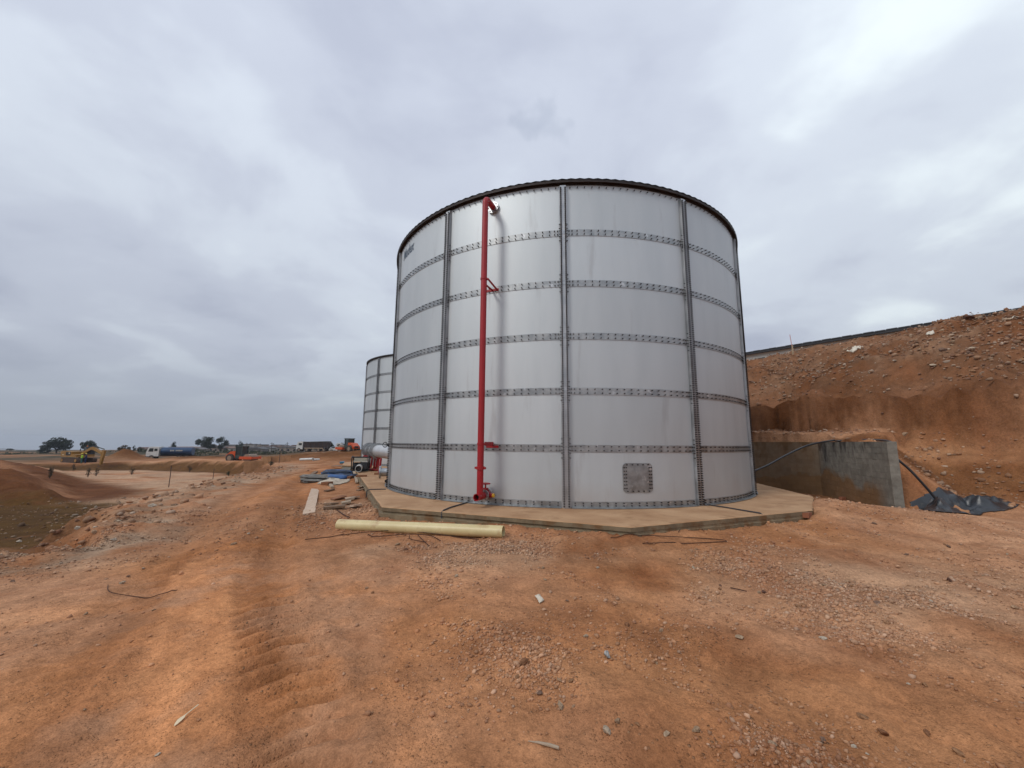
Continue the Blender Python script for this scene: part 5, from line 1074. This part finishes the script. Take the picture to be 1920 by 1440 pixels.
# people
M_SKIN = material('brown_skin', (0.10, 0.055, 0.035), None, 5, 0.6); M_HIVIS = material('lime_vest', (0.45, 0.75, 0.04), (0.38, 0.66, 0.03), 6, 0.7); M_TEAL = material('teal_trousers', (0.04, 0.14, 0.13), None, 6, 0.85); M_NAVY = material('navy_overall', (0.012, 0.025, 0.10), None, 6, 0.85); M_HELM = material('yellow_helmet', (0.7, 0.55, 0.05), None, 5, 0.4)
def person(label, loc, rz, top, legs, helmet):
    root = thing('person', label, 'person', loc, rz, 'workers by the excavator')
    V = [(0, 0, 0.95), (0, 0, 1.20), (0, 0.02, 1.42), (0, 0.03, 1.52), (0, 0.06, 1.62), (0, 0.06, 1.74), (-0.19, 0, 1.40), (-0.27, 0.04, 1.12), (-0.22, 0.22, 0.95), (0.19, 0, 1.40), (0.28, 0.05, 1.13), (0.22, 0.24, 0.98), (-0.10, 0, 0.90), (-0.12, 0.05, 0.50), (-0.13, -0.02, 0.08), (-0.13, 0.12, 0.03), (0.10, 0, 0.90), (0.12, 0.02, 0.50), (0.13, -0.03, 0.08), (0.13, 0.11, 0.03)]
    E = [(0, 1), (1, 2), (2, 3), (3, 4), (4, 5), (2, 6), (6, 7), (7, 8), (2, 9), (9, 10), (10, 11), (0, 12), (12, 13), (13, 14), (14, 15), (0, 16), (16, 17), (17, 18), (18, 19)]
    Rr = [.15, .16, .15, .06, .10, .09, .075, .055, .045, .075, .055, .045, .10, .075, .05, .045, .10, .075, .05, .045]
    me = bpy.data.meshes.new('body'); me.from_pydata(V, E, []); o = ob('body', me, root); o.modifiers.new('skin', 'SKIN')
    for i, r in enumerate(Rr): me.skin_vertices[0].data[i].radius = (r, r)
    me.skin_vertices[0].data[0].use_root = True
    for mt in (M_SKIN, top, legs): me.materials.append(mt)
    o.modifiers.new('sub', 'SUBSURF').levels = 1
    dg = bpy.context.evaluated_depsgraph_get(); nm = bpy.data.meshes.new_from_object(o.evaluated_get(dg)); o.modifiers.clear(); o.data = nm
    if not nm.materials:
        for mt in (M_SKIN, top, legs): nm.materials.append(mt)
    for p in nm.polygons:
        c = p.center; p.use_smooth = True; p.material_index = 0 if (c.z > 1.5 or (c.z < 1.05 and abs(c.x) > 0.17 and c.y > 0.12 and c.z > 0.85)) else (1 if c.z > 0.93 else 2)
    m = MB(); n = 12; rows = [(0.125, 1.70), (0.12, 1.76), (0.085, 1.83), (0.0, 1.86)]; VV = [(r*math.cos(2*math.pi*i/n), 0.06+r*math.sin(2*math.pi*i/n), z) for r, z in rows for i in range(n)]
    m.add(VV, [(k*n+i, k*n+(i+1) % n, (k+1)*n+(i+1) % n, (k+1)*n+i) for k in range(3) for i in range(n)]); m.build('helmet', helmet, root, 60); return root
for px, lb, tp_, lg, hm_ in ((154, 'worker in lime hi-vis vest standing in front of the excavator', M_HIVIS, M_TEAL, M_HELM), (161.5, 'worker in navy overalls beside the one in lime vest', M_NAVY, M_NAVY, M_HELM)):
    p = aty(px, 858, 72.7); person(lb, (p.x, p.y, hz(p.x, p.y)), 2.2, tp_, lg, hm_)
# tanker truck
p = aty(300, 858, 92); tk = thing('tanker_truck', 'white cab tanker truck with blue barrel behind the soil ridge', 'truck', (p.x, p.y, hz(p.x, p.y)-0.1), 0.38)
cab = part(tk, 'cab', M_WHITE, lambda m: m.prism([(-2.2, 0.75), (-2.2, 1.75), (-1.85, 2.75), (-1.6, 2.9), (0.05, 2.9), (0.05, 0.75)], -1.2, 1.2))
part(tk, 'windscreen', M_CABG, lambda m: m.add([(-2.17, -1.05, 1.86), (-2.17, 1.05, 1.86), (-1.89, 1.05, 2.68), (-1.89, -1.05, 2.68)], [(0, 1, 2, 3)]), cab); part(tk, 'side_window', M_CABG, lambda m: m.prism([(-1.85, 1.8), (-1.65, 2.55), (-0.95, 2.55), (-0.95, 1.8)], -1.22, -1.195), cab); part(tk, 'side_window', M_CABG, lambda m: m.box((-0.5, -1.21, 2.2), (0.55, 0.03, 0.55)), cab)
part(tk, 'grille', M_BLKM, lambda m: m.box((-2.21, 0, 1.35), (0.04, 2.1, 0.42)), cab); part(tk, 'bumper', M_DARKGREY, lambda m: m.box((-2.25, 0, 0.65), (0.25, 2.4, 0.4)), cab)
for sy in (-1, 1): part(tk, 'headlight', M_CREAM, lambda m, sy=sy: m.box((-2.38, sy*0.95, 0.72), (0.03, 0.3, 0.16)), cab)
def barrel(m):
    n = 24; V = [(x, 1.22*math.cos(2*math.pi*i/n), 1.85+0.92*math.sin(2*math.pi*i/n)) for x in (0.35, 6.1) for i in range(n)]
    m.add(V, [(i, (i+1) % n, n+(i+1) % n, n+i) for i in range(n)]+[tuple(range(n-1, -1, -1)), tuple(range(n, 2*n))])
br_ = part(tk, 'tank_barrel', M_BLUET, barrel, None, 40); part(tk, 'chassis', M_TRACK, lambda m: m.box((2.4, 0, 0.82), (8.4, 0.9, 0.25)))
def lettering(m):
    for i in range(9):
        if i != 3: m.box((2.2+i*0.26, -1.225+0.008*abs(i-4)*0, 2.02), (0.17, 0.02, 0.24 if i % 3 else 0.32))
part(tk, 'lettering', M_CREAM, lettering, br_)
for x in (-1.15, 3.9, 5.2):
    for sy in (-1, 1): wheel(tk, x, sy*1.05, 0.5, 0.5, 0.32)
# rollers
def roller(label, loc, rz, flip):
    t = thing('road_roller', label, 'roller', loc, rz, 'orange road rollers')
    hood = part(t, 'hood', M_ORANGE, lambda m: m.prism([(-2.3, 0.75), (-2.4, 1.2), (-1.5, 1.95), (-0.55, 2.05), (-0.55, 0.75)], -0.85, 0.85)); part(t, 'radiator_grille', M_BLKM, lambda m: m.box((-2.3, 0, 1.1), (0.2, 1.0, 0.4)), hood)
    c = part(t, 'cab', M_CABF, lambda m: (m.box((0.1, 0, 1.0), (1.3, 1.6, 0.6)), m.box((0.1, 0, 2.95), (1.45, 1.75, 0.1)), [m.box((0.1+sx*0.6, sy*0.75, 2.1), (0.09, 0.09, 1.65)) for sx in (-1, 1) for sy in (-1, 1)])); part(t, 'window', M_CABG, lambda m: m.box((0.1, 0, 2.1), (1.12, 1.42, 1.55)), c)
    part(t, 'drum', M_RIMM, lambda m: m.cyl((2.0, -1.05, 0.75), (2.0, 1.05, 0.75), 0.75, 28), None, 40); part(t, 'drum_frame', M_ORANGE, lambda m: (m.box((1.9, -1.18, 0.8), (2.5, 0.18, 0.5)), m.box((1.9, 1.18, 0.8), (2.5, 0.18, 0.5)), m.box((3.1, 0, 0.8), (0.18, 2.3, 0.4)), m.box((0.85, 0, 0.8), (0.35, 2.3, 0.5))))
    for sy in (-1, 1): wheel(t, -1.35, sy*0.95, 0.75, 0.75, 0.5)
    return t
p = aty(452, 856, 75.5); roller('orange road roller behind the formwork at the pit edge', (p.x, p.y, hz(p.x, p.y)-0.25), -0.1, False)
p = aty(655, 842, 88); roller('orange road roller on the mound beside the half hidden tank', (p.x, p.y, hz(p.x, p.y)-0.02), 2.6, True)
# tipper truck and white pick-up behind
p = aty(574, 846, 112); tt = thing('tipper_truck', 'tipper truck with white cab and dark body on the mound', 'truck', (p.x, p.y, hz(p.x, p.y)-0.05), 0.12)
cab = part(tt, 'cab', M_WHITE, lambda m: m.prism([(-2.3, 0.7), (-2.25, 1.7), (-1.9, 2.75), (-0.6, 2.85), (-0.6, 0.7)], -1.2, 1.2)); part(tt, 'side_window', M_CABG, lambda m: m.box((-1.25, -1.21, 2.1), (0.8, 0.03, 0.6)), cab); part(tt, 'windscreen', M_CABG, lambda m: m.add([(-2.24, -1.05, 1.78), (-2.24, 1.05, 1.78), (-1.94, 1.05, 2.68), (-1.94, -1.05, 2.68)], [(0, 1, 2, 3)]), cab)
tb_ = part(tt, 'tipper_body', M_TIP, lambda m: m.prism([(-0.4, 1.1), (-0.45, 2.75), (6.1, 2.95), (6.35, 2.5), (6.0, 1.1)], -1.22, 1.22)); part(tt, 'body_rib', M_TRACK, lambda m: [m.box((x, -1.25, 2.0), (0.12, 0.08, 1.6)) for x in (0.3, 1.4, 2.5, 3.6, 4.7)], tb_); part(tt, 'side_guard', M_PALEW, lambda m: m.box((2.4, -1.24, 1.0), (5.0, 0.06, 0.22)), None)
part(tt, 'chassis', M_TRACK, lambda m: m.box((2.0, 0, 0.85), (8, 0.9, 0.3)))
for x in (-1.5, 0.5, 3.6, 5.0):
    for sy in (-1, 1): wheel(tt, x, sy*1.05, 0.52, 0.52, 0.34)
p = aty(632, 842, 118); t3 = thing('flatbed_truck', 'white cab truck partly hidden behind the tipper and the roller', 'truck', (p.x, p.y, hz(p.x, p.y)), 0.15)
cab = part(t3, 'cab', M_WHITE, lambda m: m.prism([(-2.0, 0.6), (-2.0, 1.2), (-0.4, 1.3), (0.1, 2.7), (1.2, 2.75), (1.2, 0.6)], -1.1, 1.1)); part(t3, 'side_window', M_CABG, lambda m: m.box((0.65, -1.11, 2.1), (0.7, 0.03, 0.6)), cab); part(t3, 'flatbed', M_TRACK, lambda m: m.box((3.4, 0, 1.0), (4.2, 2.2, 0.25)))
for x in (-1.2, 4.2):
    for sy in (-1, 1): wheel(t3, x, sy*0.95, 0.48, 0.48, 0.3)
# posts, stakes, formwork
M_POST = material('brown_post', (0.075, 0.045, 0.035), (0.05, 0.03, 0.025), 8, 0.85)
def post(px, py0, py1, label, r=0.035):
    g = G(px, py0); h = (py0-py1)/F_PX*g.y*1.02; m = MB(); m.tube([g-Vector((0, 0, 0.2)), g+Vector((0.02, 0, h*0.6)), g+Vector((0.0, 0, h))], [r, r, r*0.9], 7); return tag(m.build('fence_post', M_POST, None, 60), label, 'post', 'posts along the pit edge')
post(316, 914, 876, 'dark post nearest the viewer on the pit edge'); post(399, 899, 880, 'short dark post in the middle of the pit edge'); post(523, 869, 846, 'dark post at the far end of the track by the formwork')
M_PLY = material('formwork_plywood', (0.34, 0.18, 0.085), (0.25, 0.125, 0.055), 2, 0.85)
for i, (px, py, w, h, lb) in enumerate(((471, 871, 1.9, 1.5, 'tallest formwork board at the left corner of the pit end'), (485, 868, 1.6, 1.0, 'second formwork board from the left at the pit end'), (500, 866, 1.6, 1.0, 'third formwork board from the left at the pit end'), (513, 864, 1.4, 0.95, 'formwork board just left of the dark far post'), (533, 862, 2.0, 0.9, 'formwork board just right of the dark far post'))):
    p = aty(px, py, 58); zb = hz(p.x, p.y); m = MB(); m.box((0, 0, h/2-0.1), (w, 0.05, h+0.2)); o = ob('formwork_board', m.mesh('formwork_board', M_PLY), None, (p.x, p.y, zb), (0.06, 0, random.uniform(-0.4, 0.4))); tag(o, lb, 'board', 'formwork boards at the pit end')
# leafy things
def leaf_material(name, c1, c2): return material(name, c1, c2, 0.6, 0.8, contrast=(0.4, 0.6), spec=0.2)
M_LEAFD = leaf_material('dark_foliage', (0.030, 0.040, 0.022), (0.014, 0.020, 0.013)); M_LEAFG = leaf_material('scrub_foliage', (0.055, 0.062, 0.028), (0.028, 0.034, 0.018)); M_LEAFB = leaf_material('dry_weed', (0.10, 0.065, 0.03), (0.055, 0.04, 0.02)); M_BARK = material('bark', (0.05, 0.038, 0.03), None, 3, 0.9)
def leaves(m, centres, radii, n, size, rr):
    for c, rad in zip(centres, radii):
        for _ in range(n):
            v = np.array([rr.gauss(0, 1), rr.gauss(0, 1), rr.gauss(0, 1)]); v = v/np.linalg.norm(v)*rr.random()**0.4*np.array(rad); p = Vector(c)+Vector(v); s_ = size*rr.uniform(0.6, 1.4)
            q = Vector((rr.gauss(0, 1), rr.gauss(0, 1), rr.gauss(0, 1))).normalized(); u = q.orthogonal().normalized()*s_; w = q.cross(u).normalized()*s_*0.6
            m.add([p-u, p-w, p+u, p+w], [(0, 1, 2, 3)])
def tree(label, px, py, Y, h, w, seed, mat=None, trunk=0.3, group='trees on the far skyline', flat=0.5, size=None):
    rr = random.Random(seed); p = aty(px, py, Y); z = hz(p.x, p.y); base = Vector((p.x, p.y, z)); hh = (p.z-z)+h
    t = thing('tree', label, 'tree', base, 0, group); m = MB(); fork = hh*trunk
    m.tube([(0, 0, -0.3), (rr.uniform(-.1, .1)*w*0.2, 0, fork)], [hh*0.04, hh*0.03], 7); C = []; Rd = []
    for k in range(9):
        a = 2*math.pi*k/9+rr.uniform(-.3, .3); q = rr.uniform(0.15, 0.42)*w; e = Vector((q*math.cos(a), q*math.sin(a), fork+(hh-fork)*rr.uniform(0.15, 0.78)*(1.15-q/w)))
        m.tube([(0, 0, fork*0.9), e*0.5+Vector((0, 0, fork*0.4)), e], [hh*0.022, hh*0.014, hh*0.006], 5); C.append(e); Rd.append((w*rr.uniform(.14, .22), w*rr.uniform(.14, .22), (hh-fork)*rr.uniform(.14, .24)))
    C.append(Vector((0, 0, hh*0.80))); Rd.append((w*0.25, w*0.25, hh*0.18)); m.build('trunk', M_BARK, t); m = MB(); leaves(m, C, Rd, 230, size or w*0.034, rr); m.build('crown', mat or M_LEAFD, t); return t
tree('broad dark tree left of the excavator on the skyline', 106, 848, 165, 6.6, 9.5, 1, trunk=0.25); tree('low dark bush at the foot of the broad left tree', 82, 850, 165, 2.2, 4.0, 2, trunk=0.1); tree('dark rounded tree behind the excavator boom', 165, 850, 150, 5.0, 5.6, 3, trunk=0.2)
tree('broad dark tree, left of the pair near the centre of the skyline', 385, 843, 200, 7.0, 8.6, 4, trunk=0.2); tree('dark tree with ragged top, right of the pair on the skyline', 414, 843, 200, 6.8, 5.6, 5, trunk=0.2); tree('small dark tree above the orange roller', 449, 843, 200, 4.6, 3.6, 6, trunk=0.25); tree('small round tree above the blue tanker barrel', 326, 838, 160, 2.4, 2.6, 7, trunk=0.2)
tree('tiny tree far left on the skyline', 18, 850, 250, 3.0, 3.6, 8, trunk=0.2); tree('low bush far left on the skyline', 40, 850, 240, 1.5, 5.5, 9, trunk=0.1); tree('narrow dark tree right of the soil heap', 251, 846, 150, 2.4, 1.2, 10, trunk=0.1); tree('bare greyish bush above the soil heap', 232, 846, 150, 2.4, 4.0, 11, M_LEAFB, 0.1); tree('small dark tree right of the soil heap, farther back', 262, 846, 170, 2.0, 2.0, 13, trunk=0.15)
tree('bushy tree behind the tipper truck', 616, 842, 150, 2.6, 6.5, 12, M_LEAFG, 0.1)
tree('dark tree behind the white flatbed cab', 641, 842, 160, 2.8, 3.2, 14, trunk=0.15); tree('small skyline tree beyond the town roofs', 535, 838, 260, 2.0, 2.0, 15, trunk=0.15)
for i, (px, py, h, w, mt, lb) in enumerate(((428, 893, 0.75, 0.6, M_LEAFG, 'green weed clump on the pit edge'), (355, 886, 1.3, 0.8, M_LEAFB, 'dry brown weed standing in the pit'), (508, 874, 0.6, 0.9, M_LEAFG, 'low green weed at the foot of the formwork'), (93, 897, 1.2, 0.5, M_LEAFB, 'thin dry weed at the left end of the pit floor'), (165, 895, 1.3, 0.6, M_LEAFB, 'dry weed in the middle of the pit floor'), (180, 893, 1.2, 0.7, M_LEAFB, 'dry weed right of the one in the middle'), (137, 884, 1.4, 0.7, M_LEAFB, 'dry weed below the excavator'), (247, 890, 1.1, 0.8, M_LEAFB, 'dry weed left of the nearest post'))):
    g = G(px, py); rr = random.Random(60+i); t = thing('weed', lb, 'weed', g, 0, 'weeds in and around the pit'); m = MB()
    for k in range(7): m.tube([(0, 0, -0.05), (rr.uniform(-.3, .3)*w, rr.uniform(-.3, .3)*w, h*rr.uniform(0.5, 1.0))], 0.012, 4)
    m.build('stem', M_BARK, t); m = MB(); leaves(m, [Vector((rr.uniform(-.25, .25)*w, rr.uniform(-.2, .2)*w, h*(0.25+0.1*k))) for k in range(6)], [(w*.3, w*.3, h*.2)]*6, 22, 0.06, rr); m.build('foliage', mt, t)
rr = random.Random(90); m = MB()
for k in range(150):
    px = rr.uniform(262, 560); p = aty(px, 851, rr.uniform(135, 165)); leaves(m, [Vector((p.x, p.y, hz(p.x, p.y)+rr.uniform(0.2, 0.9)))], [(2.2, 1.5, 0.7)], 12, 0.32, rr)
for k in range(90):
    px = rr.uniform(-20, 250); p = aty(px, 853, rr.uniform(150, 190)); leaves(m, [Vector((p.x, p.y, hz(p.x, p.y)+rr.uniform(0.1, 0.5)))], [(2.6, 1.5, 0.5)], 12, 0.3, rr)
tag(m.build('scrub', M_LEAFG), 'dark band of scrub beyond the building site', 'scrub', kind='stuff')
# pale haul road strips
M_ROADP = material('pale_haul_road', (0.46, 0.38, 0.30), (0.38, 0.31, 0.24), 0.4, 0.9)
def strip(name, pts, mat, w, label):
    V = []; fs = []
    for i, q in enumerate(pts):
        p = aty(*q); a = aty(*pts[max(i-1, 0)]); b = aty(*pts[min(i+1, len(pts)-1)]); d = Vector((b.x-a.x, b.y-a.y, 0)).normalized(); s_ = Vector((-d.y, d.x, 0))*w/2
        for k in (-1, 1): V.append((p.x+s_.x*k, p.y+s_.y*k, hz(p.x+s_.x*k, p.y+s_.y*k)+0.12))
    fs = [(2*i, 2*i+2, 2*i+3, 2*i+1) for i in range(len(pts)-1)]; m = MB(); m.add(V, fs); o = m.build(name, mat); o['kind'] = 'structure'; o['label'] = label
strip('haul_road', [(360, 852, 118), (400, 852, 117), (440, 851.5, 116), (480, 851, 116), (520, 850, 117), (560, 849, 120), (600, 848, 124)], M_ROADP, 9, 'pale haul road crossing behind the pit')
# town
WCOL = [(0.24, 0.19, 0.16), (0.34, 0.31, 0.28), (0.24, 0.17, 0.14), (0.30, 0.27, 0.25), (0.20, 0.18, 0.165)]; RCOL = [(0.16, 0.10, 0.085), (0.10, 0.095, 0.10), (0.20, 0.12, 0.09), (0.14, 0.13, 0.13)]
WM = [material('town_wall_%s' % w, c, None, 0.5, 0.9) for w, c in zip('abcde', WCOL)]; RM = [material('town_roof_%s' % w, c, None, 0.5, 0.8) for w, c in zip('abcd', RCOL)]
desc = ['grey tile roof', 'reddish roof', 'brown roof', 'dark slate roof', 'pale walls', 'low white walls', 'pinkish walls', 'tall plain walls']
rh = random.Random(4); HX = [(275, 190, 6, 2.0), (292, 210, 8, 2.2), (345, 190, 12, 2.6), (362, 185, 9, 2.2), (398, 230, 9, 2.8), (412, 215, 8, 2.6), (432, 220, 14, 2.4), (440, 240, 9, 3.4), (468, 230, 6, 4.6), (478, 210, 10, 2.4), (487, 260, 8, 4.0), (497, 220, 9, 2.8), (512, 240, 9, 3.2), (524, 250, 9, 3.4), (538, 235, 9, 3.0), (549, 225, 11, 2.8), (558, 250, 8, 3.2), (645, 190, 9, 2.6)]
where = ['farthest left, behind the white cab', 'behind the white cab of the tanker', 'just right of the blue barrel', 'second right of the blue barrel', 'below the left tree of the pair', 'below the right tree of the pair', 'long one left of the small dark tree', 'behind the small dark tree', 'narrow block right of the small dark tree', 'low one right of the orange roller', 'tall one right of the orange roller', 'left of the far dark post', 'just left of the far dark post', 'just right of the far dark post', 'second right of the far dark post', 'wide one left of the tipper truck', 'nearest the tipper truck cab', 'behind the white flatbed cab']
for i, ((px, Y, w, h), wh) in enumerate(zip(HX, where)):
    p = aty(px, 845, Y); z = hz(p.x, p.y)-0.3; t = thing('house', 'small far house '+wh, 'house', (p.x, p.y, z), rh.uniform(-0.5, 0.3), 'houses of the far town'); d_ = w*0.7; wm = WM[i % 5]
    want = aty(px, 839.5+rh.uniform(-1.5, 1.5), Y).z-z; h = max(h, want*0.72); rhh = max(0.7, want-h)
    part(t, 'wall', wm, lambda m: m.box((0, 0, h/2), (w, d_, h)))
    if i in (8, 10): part(t, 'roof', RM[1], lambda m: m.box((0, 0, h+0.1), (w+0.3, d_+0.3, 0.2)))
    else: part(t, 'roof', RM[i % 4], lambda m: m.prism([(-w/2-0.4, h), (-w/2+w*0.2, h+rhh), (w/2-w*0.2, h+rhh), (w/2+0.4, h)], -d_/2-0.3, d_/2+0.3))
    for k in range(3): part(t, 'window', M_GLASS, lambda m: m.box((-w/3+k*w/3, -d_/2-0.01, h*0.55), (1.1, 0.06, 1.0)))
m_pole = material('pole_wood', (0.07, 0.055, 0.05), None, 4, 0.9)
for i, (px, pt, Y, lb) in enumerate(((463, 830, 200, 'utility pole right of the small dark tree'), (470, 830, 230, 'thin pole second right of the small dark tree'), (488, 831, 240, 'thin pole above the tall far house'), (510, 829.5, 200, 'utility pole left of the far dark post'), (539, 829, 210, 'utility pole right of the far dark post'), (566, 827.5, 190, 'utility pole above the tipper truck cab'), (592, 828, 200, 'utility pole above the tipper truck body'), (513, 831, 260, 'thinnest pole just left of the far dark post'))):
    p = aty(px, pt, Y); z = hz(p.x, p.y); t = thing('utility_pole', lb, 'pole', (p.x, p.y, z), 0, 'poles of the far town'); h = p.z-z
    part(t, 'mast', m_pole, lambda m: m.tube([(0, 0, 0), (0, 0, h)], [0.16, 0.1], 6)); part(t, 'crossarm', m_pole, lambda m: m.box((0, 0, h-0.6), (1.6, 0.12, 0.14)))
# blue hills at the very back
m = MB(); V = []; n = 90
for i in range(n+1):
    px = -500+i*(1300/n); dist = 2600; top = 843.5-2.4*math.exp(-((px-10)/45)**2)+1.5*math.sin(i*0.7)*0.5+0.5*math.sin(i*1.9)+max(0, px-120)*0.01
    a = aty(px, top, dist*(0.9 if px < -100 else 1)); V += [(a.x, a.y, a.z), (a.x*0.85, a.y*0.85, a.z-35), (a.x*1.3, a.y*1.3, a.z-60)]
fs = [];
for i in range(n): fs += [(3*i, 3*i+3, 3*i+4, 3*i+1), (3*i+3, 3*i, 3*i+2, 3*i+5)]
m.add(V, fs); ho = m.build('hills', material('far_hill_scrub', (0.07, 0.075, 0.06), (0.05, 0.055, 0.045), 0.01, 0.95), None, 60); ho['kind'] = 'structure'

# ------------------------------------------------------------------ the air over the plain
m = MB(); m.box((-100, 2550, -150), (9400, 6200, 360))
hzm = bpy.data.materials.new('haze'); hzm.use_nodes = True; hn_ = hzm.node_tree; hn_.nodes.clear()
pv = hn_.nodes.new('ShaderNodeVolumePrincipled'); pv.inputs['Color'].default_value = (0.80, 0.86, 0.95, 1); pv.inputs['Density'].default_value = 0.00028; pv.inputs['Anisotropy'].default_value = 0.2
mo = hn_.nodes.new('ShaderNodeOutputMaterial'); hn_.links.new(pv.outputs[0], mo.inputs['Volume'])
hzo = m.build('haze', hzm); hzo['kind'] = 'stuff'; hzo['label'] = 'thin pale haze over the far plain'
